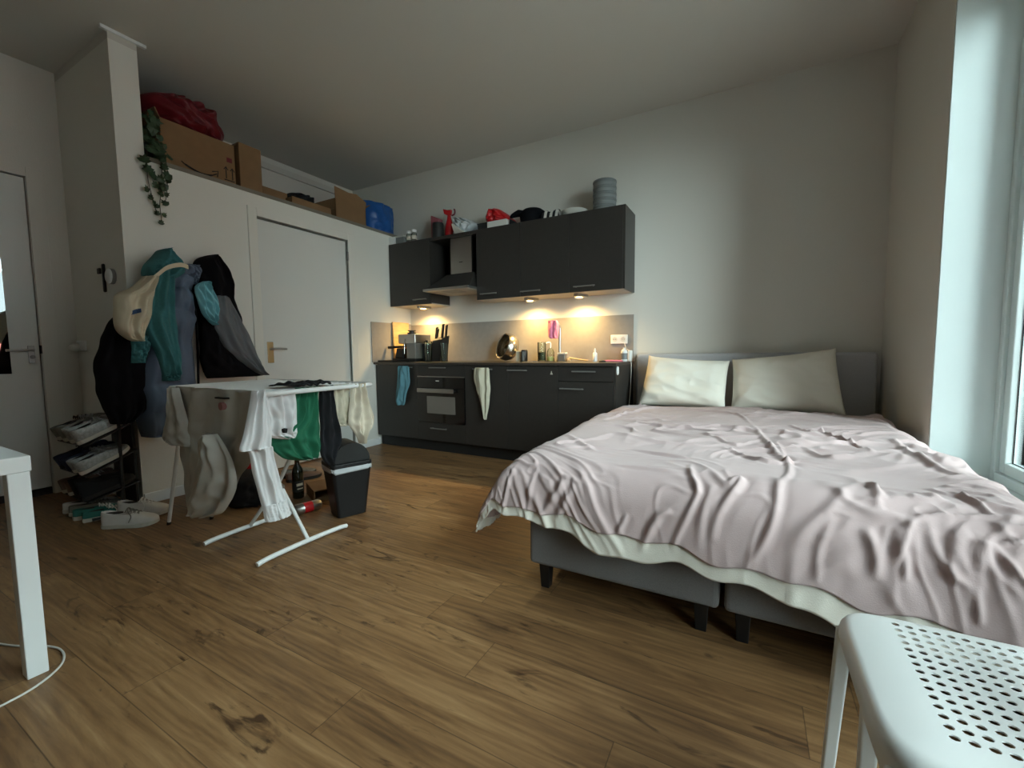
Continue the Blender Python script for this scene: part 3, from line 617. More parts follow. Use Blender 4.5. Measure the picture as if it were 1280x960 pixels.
# ------------------------------------------------------------------ white perforated chair
ch = thing('chair', 'white metal chair with perforated seat beside the foot of bed', 'chair', (4.03, -3.13, 0))
HX0, HX1, HY0, HY1, HZ = 3.838, 4.235, -3.325, -2.905, .470
def seat():
    bm = B(); nx, ny = 25, 21
    x0, x1, ya, yb = HX0+.018, HX1-.018, HY0+.018, HY1-.018
    # perforated field: cells, those inside the field get an octagonal hole
    fx0, fx1, fy0, fy1 = 3.925, 4.195, -3.262, -2.945
    bm_v = {}
    def vert(x, y, z=HZ):
        k = (round(x, 5), round(y, 5), round(z, 5))
        if k not in bm_v: bm_v[k] = bm.verts.new((x, y, z))
        return bm_v[k]
    NXc, NYc = 13, 15; dx, dy = (fx1-fx0)/NXc, (fy1-fy0)/NYc
    for j in range(NYc):
        for i in range(NXc):
            ox = 0
            cxp, cyp = fx0+(i+.5)*dx, fy0+(j+.5)*dy
            c0 = [(fx0+i*dx, fy0+j*dy), (fx0+(i+.5)*dx, fy0+j*dy), (fx0+(i+1)*dx, fy0+j*dy), (fx0+(i+1)*dx, fy0+(j+.5)*dy), (fx0+(i+1)*dx, fy0+(j+1)*dy), (fx0+(i+.5)*dx, fy0+(j+1)*dy), (fx0+i*dx, fy0+(j+1)*dy), (fx0+i*dx, fy0+(j+.5)*dy)]
            outer = [vert(*p) for p in c0]
            r = .0060
            inner = [vert(cxp+r*1.15*math.cos(R(225+45*k)), cyp+r*math.sin(R(225+45*k))) for k in range(8)]
            for k in range(8): bm.faces.new((outer[k], outer[(k+1) % 8], inner[(k+1) % 8], inner[k]))
            low = [vert(p.co.x, p.co.y, HZ-.0025) for p in inner]
            for k in range(8): bm.faces.new((inner[k], inner[(k+1) % 8], low[(k+1) % 8], low[k]))
    # border between field and rounded outline, then rolled skirt
    inn = [(fx0+i*dx*.5, fy0) for i in range(2*NXc)]+[(fx1, fy0+j*dy*.5) for j in range(2*NYc)]+[(fx1-i*dx*.5, fy1) for i in range(2*NXc)]+[(fx0, fy1-j*dy*.5) for j in range(2*NYc)]
    ring0 = [vert(*p) for p in inn]; c = Vector((4.04, -3.12))
    def outline(p, rr):   # rounded rectangle point in the direction of p
        hx, hy = (HX1-HX0)/2, (HY1-HY0)/2; m = Vector(((HX0+HX1)/2, (HY0+HY1)/2))
        qx = (p[0]-(fx0+fx1)/2)/((fx1-fx0)/2); qy = (p[1]-(fy0+fy1)/2)/((fy1-fy0)/2)
        ex = 6.5; k = (abs(qx)**ex+abs(qy)**ex)**(1/ex)
        return (m.x+qx/k*(hx-rr), m.y+qy/k*(hy-rr), k)
    prof = [(.020, .004), (.012, .008), (.006, .014), (.0015, .023), (0, .034), (.0, .05)]
    prev = ring0
    for ins, dz in prof:
        cur = []
        for p in inn:
            ox, oy, k = outline(p, ins); corner = max(0, (k-1)*7)   # deeper skirt towards the corners, where legs grow out
            d = dz*(1+.0*corner)
            if dz > .04: d = .036+.035*min(1, corner*2)
            cur.append(bm.verts.new((ox, oy, HZ-d)))
        n = len(cur)
        for k in range(n): bm.faces.new((prev[k], prev[(k+1) % n], cur[(k+1) % n], cur[k]))
        prev = cur
    return bm
fin(seat(), 'seat', m_white, ch, smooth=True)
def leg(x, y, x2, y2, top=.43):
    bm = B(); a, b_ = .012, .010
    hexa(bm, [(x2-a, y2-b_, .012), (x2+a, y2-b_, .012), (x2+a, y2+b_, .012), (x2-a, y2+b_, .012), (x-a-.003, y-b_, top), (x+a+.003, y-b_, top), (x+a+.003, y+b_, top), (x-a-.003, y+b_, top)])
    l = fin(bm, 'leg', m_white, ch, bevel=.005, seg=3)
    fin(box(B(), x2-a-.001, x2+a+.001, y2-b_-.001, y2+b_+.001, 0, .014), 'foot_cap', m_black, l)
leg(3.856, -2.945, 3.842, -2.90); leg(3.872, -3.105, 3.868, -3.10); leg(3.862, -3.305, 3.85, -3.335); leg(4.215, -2.945, 4.235, -2.915); leg(4.215, -3.305, 4.235, -3.335)
for yy in (-2.945, -3.305):
    bm = B(); tube(bm, smooth_pts([(4.22, yy, .42), (4.245, yy, .55), (4.275, yy, .70), (4.285, yy*.999, .78)], 5), .011); fin(bm, 'back_post', m_white, ch, smooth=True)
bm = B(); n = 9
for j in range(6):
    for i in range(n):
        x = 4.267+.0022*j*5; z0_ = .60+j*.03; ya = -3.30+i*.039
        box(bm, x-.004, x+.004, ya, ya+.039, z0_+.022, z0_+.03); box(bm, x-.004, x+.004, ya, ya+.014, z0_, z0_+.022)
fin(bm, 'backrest', m_white, ch)

# ------------------------------------------------------------------ white table at the left and the cable
tb = thing('table', 'white square table standing at the left edge of room', 'table', (1.25, -4.05, 0))
fin(box(B(), .86, 1.665, -4.46, -3.63, .672, .722), 'tabletop', m_white, tb, bevel=.003)
for x, y in ((1.612, -3.684), (.862, -3.684), (1.612, -4.458), (.862, -4.458)): fin(box(B(), x, x+.05, y, y+.05, 0, .672), 'leg', m_white, tb, bevel=.003)
bm = B(); tube(bm, smooth_pts([(.95, -3.78, .004), (1.15, -3.72, .004), (1.323, -3.674, .004), (1.419, -3.637, .004), (1.496, -3.596, .004), (1.561, -3.581, .004), (1.627, -3.59, .004), (1.682, -3.62, .004), (1.728, -3.681, .004), (1.745, -3.758, .004), (1.75, -3.9, .004)], 6), .0035, 8)
tag(fin(bm, 'cable', m_porc, None, smooth=True), 'thin white cable looping on the wood floor around the table leg', 'cable')

# ------------------------------------------------------------------ things stored on the loft
LT = ZL+.03
def wallbox(x, y, z):  return (x, y, z)
t = thing('cardboard_box', 'largest brown cardboard box on the loft, printed with a curved arrow', 'box', (-.30, -2.22, LT))
fin(box(B(), -.55, -.06, -2.475, -1.965, LT, 2.722), 'box_body', m_card, t, bevel=.004)
bm = B(); hexa(bm, [(-.55, -2.475, 2.722), (-.06, -2.475, 2.722), (-.06, -2.47, 2.722), (-.55, -2.47, 2.722), (-.55, -2.50, 2.80), (-.06, -2.50, 2.78), (-.06, -2.495, 2.78), (-.55, -2.495, 2.80)])
hexa(bm, [(-.55, -1.97, 2.722), (-.06, -1.97, 2.722), (-.06, -1.965, 2.722), (-.55, -1.965, 2.722), (-.55, -1.93, 2.77), (-.06, -1.935, 2.76), (-.06, -1.93, 2.76), (-.55, -1.925, 2.77)]); fin(bm, 'box_flap', m_card, t)
bm = B()
def ribbon(bm, pts, wd, x=-.0595, th=.002):
    pts = [Vector((p[0], p[1])) for p in pts]; L_, R_ = [], []
    for i, p in enumerate(pts):
        d = (pts[min(i+1, len(pts)-1)]-pts[max(i-1, 0)]).normalized(); n_ = Vector((-d.y, d.x)); ww = wd[i] if isinstance(wd, list) else wd
        L_.append(p+n_*ww/2); R_.append(p-n_*ww/2)
    for i in range(len(pts)-1):
        q = [L_[i], R_[i], R_[i+1], L_[i+1]]; hexa(bm, [(x, a.x, a.y) for a in q]+[(x+th, a.x, a.y) for a in q])
ribbon(bm, smooth_pts([(-2.353, 2.463), (-2.323, 2.444), (-2.25, 2.42), (-2.204, 2.417), (-2.155, 2.425), (-2.112, 2.45)], 4), [.006]*4+[.014]*13+[.008]*4)
ribbon(bm, [(-2.145, 2.458), (-2.10, 2.474), (-2.108, 2.428)], .008)
for yy in (-2.04, -1.992):
    ribbon(bm, [(yy, 2.44), (yy, 2.53)], .007); ribbon(bm, [(yy-.016, 2.508), (yy, 2.532), (yy+.016, 2.508)], .006)
ribbon(bm, [(-2.055, 2.43), (-1.977, 2.43)], .007)
fin(bm, 'printed_arrows', m_ink, t, label='black printed curved arrow and upright arrows')
bm = B(); ribbon(bm, [(-2.03, 2.59), (-1.99, 2.59)], .036); fin(bm, 'printed_square', m_redbag, t, label='small dark red printed square')
bm = B()
rr_ = [(.88-.0, 0), ]
t = tag(fin(drape(xr(-.30, [(2.98, -2.30, -2.12, .08), (2.955, -2.40, -2.02, .2), (2.90, -2.52, -1.99, .26), (2.83, -2.50, -1.96, .27), (2.765, -2.45, -1.98, .26), (2.728, -2.44, -2.0, .2)], .2), (1, 0, 0), folds=[(3, .02, .5, .6), (5.3, .012, 2, -.8)], wob=.02, seed=3, back=.9), 'plastic_bag', m_redbag, None, smooth=True), 'dark red plastic bag lying on the largest loft box', 'bag')
t = tag(fin(box(B(), -.40, -.06, -1.93, -1.745, LT, 2.77), 'cardboard_box', m_card, None, bevel=.004), 'narrow upright brown box standing beside the largest loft box', 'box')
tag(fin(box(B(), -.55, -.15, -1.69, -1.455, LT, 2.515), 'cardboard_box', m_card, None, bevel=.004), 'low brown box behind the edge right of the narrow upright box', 'box')
t = thing('cardboard_box', 'flat open brown box on the loft with black bag in it', 'box', (-.25, -1.26, LT))
bm = B(); x0, x1, y0_, y1_ = -.42, -.06, -1.475, -1.05
box(bm, x0, x1, y0_, y1_, LT, LT+.006); box(bm, x0, x0+.005, y0_, y1_, LT, 2.47); box(bm, x1-.005, x1, y0_, y1_, LT, 2.475); box(bm, x0, x1, y0_, y0_+.005, LT, 2.47); box(bm, x0, x1, y1_-.005, y1_, LT, 2.47); fin(bm, 'box_body', m_card, t)
bm = B(); hexa(bm, [(x0, y1_-.005, 2.465), (x1, y1_-.005, 2.465), (x1, y1_, 2.465), (x0, y1_, 2.465), (x0, y1_+.05, 2.50), (x1, y1_+.045, 2.495), (x1, y1_+.05, 2.492), (x0, y1_+.055, 2.498)]); fin(bm, 'box_flap', m_card, t)
tag(fin(drape(xr(-.30, [(2.60, -1.26, -1.10, .03), (2.585, -1.34, -1.08, .08), (2.53, -1.40, -1.08, .1), (2.47, -1.42, -1.1, .1), (2.41, -1.40, -1.1, .08)], .08), (1, 0, 0), folds=[(3, .012, .5, .6)], wob=.012, seed=8, back=.6), 'cloth_bag', m_blackcloth, None, smooth=True), 'black bag slumped in the flat open loft box', 'bag')
t = thing('cardboard_box', 'open brown box with raised flaps beside the blue bag', 'box', (-.25, -.80, LT))
x0, x1, y0_, y1_ = -.40, -.06, -.995, -.60
bm = B(); box(bm, x0, x1, y0_, y1_, LT, LT+.006); box(bm, x0, x0+.005, y0_, y1_, LT, 2.60); box(bm, x1-.005, x1, y0_, y1_, LT, 2.60); box(bm, x0, x1, y0_, y0_+.005, LT, 2.60); box(bm, x0, x1, y1_-.005, y1_, LT, 2.60); fin(bm, 'box_body', m_card, t)
bm = B(); prism(bm, [(y0_, 2.60), (y1_, 2.60), (y1_+.01, 2.665), (y1_-.12, 2.715), (y1_-.22, 2.70), (y0_-.004, 2.715)], lambda a, b_, q: (q, a, b_), x1-.005, x1); hexa(bm, [(x0, y1_-.005, 2.60), (x1, y1_-.005, 2.60), (x1, y1_, 2.60), (x0, y1_, 2.60), (x0, y1_+.07, 2.66), (x1, y1_+.06, 2.655), (x1, y1_+.065, 2.65), (x0, y1_+.075, 2.655)]); fin(bm, 'box_flap', m_card, t)
tag(fin(drape(xr(-.30, [(2.735, -.555, -.06, .20), (2.72, -.56, -.05, .22), (2.60, -.562, -.055, .235), (2.50, -.555, -.05, .24), (2.41, -.55, -.06, .235), (2.396, -.545, -.065, .23)], .2), (1, 0, 0), folds=[(2.2, .006, .5, .5)], wob=.008, seed=5, back=.7, edge_w=.02), 'shopping_bag', m_blue, None, smooth=True), 'big blue woven plastic bag in the loft corner', 'bag')

# ivy at the loft edge
t = thing('trailing_ivy', 'dark green ivy trailing over the loft edge by the pillar', 'plant', (-.10, -2.54, LT))
bm = B(); lathe(bm, [(.035, 0), (.05, .10), (.055, .105), (.05, .11), (.045, .105)], (-.09, -2.545, LT), 20); fin(bm, 'pot', m_pot, t, smooth=True)
strands = [[(-.06, -2.55, 2.50), (.0, -2.56, 2.50), (.035, -2.60, 2.40), (.03, -2.605, 2.25), (.025, -2.585, 2.12), (.03, -2.57, 2.03)], [(-.06, -2.54, 2.50), (.01, -2.53, 2.48), (.045, -2.525, 2.36), (.035, -2.53, 2.2), (.03, -2.545, 2.08), (.03, -2.54, 1.95)], [(-.06, -2.53, 2.49), (.02, -2.50, 2.45), (.05, -2.495, 2.33), (.04, -2.50, 2.19), (.035, -2.51, 2.12)], [(-.07, -2.54, 2.52), (-.06, -2.55, 2.65), (-.03, -2.56, 2.70)], [(-.09, -2.53, 2.52), (-.08, -2.52, 2.62), (-.05, -2.505, 2.66)]]
bm = B()
for s_ in strands: tube(bm, smooth_pts(s_, 5), .0025, 6)
fin(bm, 'stems', m_stem, t, smooth=True)
bm = B(); rng = random.Random(3)
def ivy_leaf(bm, c, sz, nrm, roll):
    n_ = Vector(nrm).normalized(); u, v = frame_of(n_); u, v = u*math.cos(roll)+v*math.sin(roll), -u*math.sin(roll)+v*math.cos(roll)
    sh = [(0, -.5), (.28, -.42), (.52, -.12), (.30, .02), (.36, .28), (.14, .26), (0, .62), (-.14, .26), (-.36, .28), (-.30, .02), (-.52, -.12), (-.28, -.42)]
    ctr = bm.verts.new(Vector(c)+n_*sz*.10); vs = [bm.verts.new(Vector(c)+u*(a*sz)+v*(b_*sz)) for a, b_ in sh]
    for k in range(len(sh)): bm.faces.new((ctr, vs[k], vs[(k+1) % len(sh)]))
for si, s_ in enumerate(strands):
    pts = smooth_pts(s_, 8); n = len(pts)
    for k in range(3, n, 2 if si > 2 else 3):
        p = pts[k]; f = k/n; sz = (.070 if f < .6 else .048)*rng.uniform(.7, 1.15)
        ivy_leaf(bm, (p[0]+rng.uniform(.0, .03), p[1]+rng.uniform(-.03, .03), p[2]+rng.uniform(-.02, .02)), sz, (1, rng.uniform(-.7, .5), rng.uniform(-.3, .6)), rng.uniform(2.2, 4.1))
for k in range(16):
    ivy_leaf(bm, (rng.uniform(-.06, .03), rng.uniform(-2.58, -2.49), rng.uniform(2.40, 2.66)), rng.uniform(.05, .075), (1, rng.uniform(-.6, .6), rng.uniform(-.3, .6)), rng.uniform(0, 6))
fin(bm, 'leaves', m_leaf, t, smooth=False, solid=.0008)

# ------------------------------------------------------------------ things on top of the wall cabinets (z = ZU1)
Zt = ZU1+.001
def tin(z, lab, first=None):
    if first is None:
        t = thing('storage_tin', lab, 'tin', (2.482, -.20, z), 'stacked grey tins')
        bm = B(); lathe(bm, [(.096, 0), (.10, .004), (.10, .034), (.098, .036)], (2.482, -.20, z), 40); fin(bm, 'tin_body', m_tin, t, smooth=True)
        bm = B(); lathe(bm, [(.098, .036), (.103, .037), (.103, .050), (.099, .053), (.09, .0535)], (2.482, -.20, z), 40); fin(bm, 'tin_lid', m_tin, t, smooth=True)
        return t
    r_ = first.copy(); COL.objects.link(r_); r_.location.z = z; r_['label'] = lab
    for c in first.children:
        d = c.copy(); COL.objects.link(d); d.parent = r_
    return r_
pos = ['bottom tin of the round grey stack on the right wall cabinet', 'second tin from the bottom of the round grey stack', 'middle tin of the round grey stack', 'second tin from the top of the round grey stack', 'topmost tin of the round grey stack above the wall cabinets']
t0 = tin(Zt, pos[0])
for k in range(1, 5): tin(Zt+.0538*k, pos[k], t0)
# plates
def plate(z, r, lab):
    bm = B(); lathe(bm, [(r*.55, 0), (r*.6, .004), (r, .016), (r*1.01, .018), (r*.98, .0185), (r*.6, .008), (.001, .007)], (2.205, -.22, z), 40)
    tag(fin(bm, 'plate', m_porc, None, smooth=True), lab, 'plate', 'white plates on the wall cabinets')
plate(Zt, .12, 'lowest white plate of the small pile beside the tins'); plate(Zt+.017, .122, 'middle white plate of the small pile beside the tins'); plate(Zt+.034, .118, 'top white plate of the small pile beside the tins')
# cap
t = thing('cap', 'black cap lying on the wall cabinets between red cloth and checked pouch', 'cap', (1.76, -.2, Zt))
bm = B(); lathe(bm, [(.12, 0), (.124, .05), (.128, .09), (.12, .12), (.09, .142), (.04, .152), (.001, .154)], (1.765, -.19, Zt), 32); fin(bm, 'cap_crown', m_navy, t, smooth=True)
bm = B(); prism(bm, smooth_pts([(-.11, -.06), (-.16, -.12), (-.10, -.19), (0, -.21), (.10, -.19), (.16, -.12), (.11, -.06)], 4), lambda a, b_, q: (1.74+a*.9+b_*.35, -.19+b_*.55, Zt+.115-(b_)*.05-abs(a)*.25+q), 0, .006); fin(bm, 'cap_peak', m_navy, t)
# checked pouch
bm = B(); n = 12; V = {}
for i in range(n+1):
    for j in range(7):
        u, v = i/n, j/6; V[i, j] = bm.verts.new((1.90+u*.17, -.30+.12*v, Zt+.0+(.09+.012*math.sin(u*9))*(math.sin(math.pi*v)**.6)*(1-.25*abs(u-.5))+.002))
for i in range(n):
    for j in range(6):
        f = bm.faces.new((V[i, j], V[i+1, j], V[i+1, j+1], V[i, j+1])); f.material_index = (i//2+j//2) % 2
bm.faces.new([V[i, 0] for i in range(n+1)]+[V[i, 6] for i in range(n, -1, -1)])
tag(fin(bm, 'pouch', [m_blackcloth, m_porc], None), 'small black and white checked pouch beside the plates', 'pouch')
# white box with red cloth
tag(fin(box(B(), 1.32, 1.545, -.32, -.19, Zt, Zt+.065), 'small_box', m_porc, None, bevel=.003), 'flat white box with red cloth on it above the wall cabinets', 'box')
tag(fin(drape(yr_(-.22, [(2.465, 1.29, 1.37, .02), (2.45, 1.27, 1.42, .05), (2.40, 1.255, 1.49, .07), (2.35, 1.26, 1.54, .07), (2.325, 1.29, 1.53, .05)], .05), (0, -1, 0), folds=[(2.4, .008, .4, .4)], wob=.01, seed=11, back=.9), 'folded_cloth', m_red, None, smooth=True), 'bright red cloth heaped on the flat white box', 'cloth')
bm = B(); prism(bm, [(1.56, 0), (1.64, 0), (1.575, .06), (1.565, .06)], lambda a, b_, q: (a, q, Zt+b_), -.30, -.16); tag(fin(bm, 'black_wedge', m_blackcloth, None, bevel=.004), 'small black folded cloth right of the flat white box', 'cloth')
t = thing('baking_tray', 'flat dark tray left of the red cloth on wall cabinets', 'tray', (1.22, -.2, Zt))
bm = B(); r0 = [(1.205, -.31), (1.31, -.31), (1.31, -.06), (1.205, -.06)]
hexa(bm, [(a, b_, Zt) for a, b_ in r0]+[(1.255+(a-1.255)*1.06, -.185+(b_+.185)*1.05, Zt+.06) for a, b_ in r0]); fin(bm, 'tray_body', m_pot, t)
bm = B(); tube(bm, [(1.201, -.316, Zt+.058), (1.314, -.316, Zt+.06), (1.314, -.054, Zt+.06), (1.201, -.054, Zt+.058), (1.201, -.316, Zt+.058)], .005, 8); fin(bm, 'tray_rim', m_blackcloth, t, smooth=True)
# bottles and bags above the hood
t = thing('bottle', 'dull pink bottle with a slanted top at left above the hood', 'bottle', (.575, -.17, Zt))
bm = B(); hexa(bm, [(.51, -.20, Zt), (.60, -.20, Zt), (.60, -.13, Zt), (.51, -.13, Zt), (.505, -.20, Zt+.29), (.63, -.20, Zt+.235), (.63, -.13, Zt+.235), (.505, -.13, Zt+.29)]); fin(bm, 'bottle_body', M('dull_pink_plastic', (150, 84, 92), .5), t, bevel=.012, seg=3)
tag(fin(lathe(B(), [(.06, 0), (.062, .01), (.062, .15), (.058, .168), (.001, .17)], (.65, -.25, Zt), 28), 'canister', m_pot, None, smooth=True), 'dark round canister standing before the pink bottle', 'canister')
t = thing('spray_bottle', 'bright red spray bottle standing above the extractor hood', 'bottle', (.765, -.2, Zt))
bm = B(); lathe(bm, [(.044, 0), (.048, .01), (.047, .10), (.04, .15), (.026, .20), (.02, .235), (.018, .25)], (.765, -.2, Zt), 24); fin(bm, 'bottle_body', m_red, t, smooth=True)
bm = B(); prism(bm, [(-.075, .325), (-.06, .27), (-.015, .245), (.025, .245), (.035, .30), (-.02, .305)], lambda a, b_, q: (.765+a, -.2+q, Zt+b_), -.016, .016); fin(bm, 'spray_head', m_red, t, bevel=.006)
bm = B(); tube(bm, smooth_pts([(.80, -.2, Zt+.24), (.835, -.2, Zt+.25), (.84, -.2, Zt+.29), (.83, -.2, Zt+.30)], 5), .008); fin(bm, 'trigger', m_redbag, t, smooth=True)
tag(fin(drape(yr_(-.17, [(2.47, .80, .86, .02), (2.45, .81, .95, .05), (2.40, .815, 1.06, .07), (2.36, .82, 1.10, .08), (2.30, .82, 1.05, .08), (2.257, .825, 1.0, .06)], .06), (0, -1, 0), folds=[(3, .012, .4, .7), (5, .008, 1, -.6)], wob=.014, seed=15, back=.9), 'plastic_bag', m_liner, None, smooth=True), 'crumpled clear plastic bag beside the red spray bottle', 'bag')
tag(fin(hexa(B(), [(.90, -.29, Zt), (1.04, -.33, Zt), (1.05, -.30, Zt), (.91, -.26, Zt), (.865, -.29, Zt+.10), (.885, -.33, Zt+.11), (.895, -.30, Zt+.115), (.875, -.26, Zt+.105)]), 'folded_card', m_porc, None), 'folded white card leaning before the clear plastic bag', 'card')
# small jars and boxes at the corner cabinet
tag(fin(box(B(), -.0+.006, .095, -.33, -.18, Zt, Zt+.085), 'small_box', m_white, None, bevel=.003), 'small white box at the corner end of the wall cabinets', 'box')
t = thing('food_box', 'grey lidded box between white corner box and spice jars', 'box', (.165, -.26, Zt))
fin(box(B(), .105, .225, -.33, -.19, Zt, Zt+.07), 'box_body', m_tin, t, bevel=.006); fin(box(B(), .100, .23, -.335, -.185, Zt+.07, Zt+.085), 'box_lid', m_porc, t, bevel=.005)
for x, h, lab in ((.262, .13, 'left spice jar with white lid on the corner wall cabinet'), (.335, .135, 'right spice jar with white lid and label on corner wall cabinet')):
    t = thing('spice_jar', lab, 'jar', (x, -.28, Zt), 'spice jars on the wall cabinet')
    bm = B(); lathe(bm, [(.026, 0), (.03, .004), (.03, h-.045), (.024, h-.03)], (x, -.28, Zt), 20); fin(bm, 'jar_body', m_jar, t, smooth=True)
    bm = B(); lathe(bm, [(.029, h-.03), (.029, h), (.026, h+.002)], (x, -.28, Zt), 20); fin(bm, 'jar_lid', m_white, t, smooth=True)
    bm = B(); lathe(bm, [(.0302, .03), (.0302, .07)], (x, -.28, Zt), 20); fin(bm, 'jar_label', m_label, t, smooth=True)

# ------------------------------------------------------------------ things on the worktop (z = .929)
Zc = .9295
t = tag(fin(hexa(B(), [(.03, -.345, Zc), (.055, -.345, Zc), (.055, -.075, Zc), (.03, -.075, Zc), (.014, -.345, Zc+.455), (.034, -.345, Zc+.455), (.034, -.075, Zc+.455), (.014, -.075, Zc+.455)]), 'cutting_board', m_wood, None, bevel=.006), 'light wooden cutting board leaning in the kitchen corner', 'cutting board')
tag(fin(box(B(), .02, .25, -.58, -.40, Zc, Zc+.018), 'tray', m_black, None, bevel=.005), 'flat black tray at the left front of the worktop', 'tray')
# espresso machine
t = thing('espresso_machine', 'steel espresso machine with black drip tray in the kitchen corner', 'coffee machine', (.27, -.28, Zc))
ex, ey = .28, -.30
fin(box(B(), ex-.10, ex+.15, ey-.12, ey+.15, Zc+.20, Zc+.305), 'machine_head', m_steel, t, bevel=.012, seg=3)
fin(box(B(), ex+.02, ex+.15, ey-.12, ey+.15, Zc+.03, Zc+.205), 'machine_back', m_dsteel, t, bevel=.008)
fin(box(B(), ex-.19, ex+.15, ey-.13, ey+.15, Zc, Zc+.035), 'drip_tray', m_black, t, bevel=.006)
bm = B(); lathe(bm, [(.035, 0), (.035, .05)], (ex-.05, ey-.04, Zc+.155), 24); g = fin(bm, 'group_head', m_chrome, t, smooth=True)
bm = B(); tube(bm, [(ex-.06, ey-.05, Zc+.165), (ex-.14, ey-.10, Zc+.165), (ex-.24, ey-.13, Zc+.16)], [.012, .014, .016]); fin(bm, 'portafilter_handle', m_black, t, smooth=True)
bm = B(); prism(bm, [(-.085, 0), (.04, 0), (.03, .115), (-.055, .115)], lambda a, b_, q: (ex-.09+a, q, Zc+.036+b_), ey-.10, ey+.04); fin(bm, 'milk_jug', m_black, t, bevel=.01)
bm = B(); tube(bm, smooth_pts([(ex+.02, ey-.135, Zc+.25), (ex+.03, ey-.16, Zc+.19), (ex+.03, ey-.16, Zc+.09)], 5), .006); fin(bm, 'steam_wand', m_chrome, t, smooth=True)
bm = B(); lathe(bm, [(.05, 0), (.05, .02), (.03, .022), (.03, .035), (.045, .036), (.045, .045)], (ex, ey+.0, Zc+.306), 24); fin(bm, 'bean_lid', m_black, t, smooth=True)
# coffee grinder with kettle look
t = thing('coffee_grinder', 'dark coffee grinder right of the espresso machine', 'grinder', (.475, -.28, Zc))
bm = B(); lathe(bm, [(.05, 0), (.055, .01), (.045, .03), (.045, .16), (.052, .17), (.05, .20), (.03, .205), (.014, .21), (.014, .235), (.001, .238)], (.475, -.28, Zc), 28); fin(bm, 'grinder_body', m_black, t, smooth=True)
bm = B(); tube(bm, smooth_pts([(.43, -.30, Zc+.15), (.405, -.32, Zc+.13), (.405, -.32, Zc+.06), (.43, -.30, Zc+.04)], 5), .007); fin(bm, 'grinder_handle', m_chrome, t, smooth=True)
# knife block with five knives
t = thing('knife_block', 'black knife block full of knives before the splashback', 'knife block', (.60, -.22, Zc))
fin(hexa(B(), [(.53, -.30, Zc), (.67, -.30, Zc), (.67, -.16, Zc), (.53, -.16, Zc), (.53, -.25, Zc+.23), (.675, -.25, Zc+.25), (.675, -.12, Zc+.29), (.53, -.12, Zc+.27)]), 'block', m_black, t, bevel=.006)
for k, (kx, hy, ln) in enumerate(((.545, -.20, .12), (.575, -.22, .10), (.605, -.17, .115), (.635, -.20, .15), (.66, -.17, .14))):
    bm = B(); hexa(bm, [(kx-.009, hy-.013, Zc+.25), (kx+.009, hy-.013, Zc+.25), (kx+.009, hy+.013, Zc+.27), (kx-.009, hy+.013, Zc+.27), (kx-.011, hy+.01, Zc+.26+ln), (kx+.011, hy+.01, Zc+.26+ln), (kx+.011, hy+.036, Zc+.27+ln), (kx-.011, hy+.036, Zc+.27+ln)]); fin(bm, 'knife', m_black, t, bevel=.004)
bm = B()
for x, y, h, lab in ((.595, -.40, .22, 'tall drinking glass in front of the knife block'), (.735, -.30, .20, 'tall drinking glass on the right of the knife block')):
    bm = B(); lathe(bm, [(.034, 0), (.036, .004), (.044, h), (.042, h), (.033, .008), (.001, .008)], (x, y, Zc), 28); tag(fin(bm, 'drinking_glass', m_jar, None, smooth=True), lab, 'glass', 'tall glasses by the knife block')
# steel bowl standing on its rim, opening to the left
t = thing('mixing_bowl', 'shiny steel mixing bowl tilted on its side on the worktop', 'bowl', (1.455, -.25, Zc))
ax = Vector((-.50, -.80, .30)).normalized(); c0 = Vector((1.47, -.20, Zc+.145)); bm = B()
pr = [(.001, -.10), (.07, -.095), (.115, -.065), (.140, -.015), (.138, .025), (.122, .055), (.130, .060), (.122, .058), (.117, .053), (.132, .023), (.134, -.014), (.110, -.060), (.066, -.089), (.001, -.094)]
lathe(bm, pr, c0, 44, ax); fin(bm, 'bowl_shell', M('polished_steel', (190, 184, 172), .24, 1), t, smooth=True)
# small kitchenware
tag(fin(box(B(), 1.60, 1.665, -.26, -.215, Zc, Zc+.105), 'carton', m_cream, None, bevel=.003), 'small cream carton right of the steel bowl', 'carton')
t = thing('drink_can', 'dark drink can between the steel bowl and the jars', 'can', (1.705, -.28, Zc))
bm = B(); lathe(bm, [(.026, 0), (.033, .008), (.033, .105), (.027, .115), (.025, .113)], (1.705, -.28, Zc), 28); fin(bm, 'can_body', m_black, t, smooth=True)
bm = B(); box(bm, 1.700, 1.722, -.3145, -.312, Zc+.01, Zc+.10); fin(bm, 'can_stripe', m_tin, t, label='pale vertical stripe')
t = thing('glass_jar', 'tall glass jar with dark filling behind the sink', 'jar', (1.825, -.12, Zc))
bm = B(); lathe(bm, [(.04, 0), (.042, .004), (.042, .19), (.040, .19), (.039, .006), (.001, .006)], (1.82, -.12, Zc), 28); fin(bm, 'jar_body', m_jar, t, smooth=True)
bm = B(); lathe(bm, [(.036, .007), (.037, .09), (.001, .095)], (1.82, -.12, Zc), 24); fin(bm, 'jar_filling', M('olive_green_filling', (64, 66, 46), .7), t, smooth=True)
t = thing('soap_bottle', 'clear soap bottle with pump between jar and tap', 'bottle', (1.915, -.12, Zc))
bm = B(); lathe(bm, [(.034, 0), (.038, .006), (.037, .09), (.026, .115), (.013, .125), (.013, .135)], (1.915, -.12, Zc), 24); fin(bm, 'bottle_body', m_jar, t, smooth=True)
bm = B(); lathe(bm, [(.034, .003), (.035, .045), (.001, .046)], (1.915, -.12, Zc), 24); fin(bm, 'soap', M('yellow_green_soap', (206, 214, 150), .4), t, smooth=True)
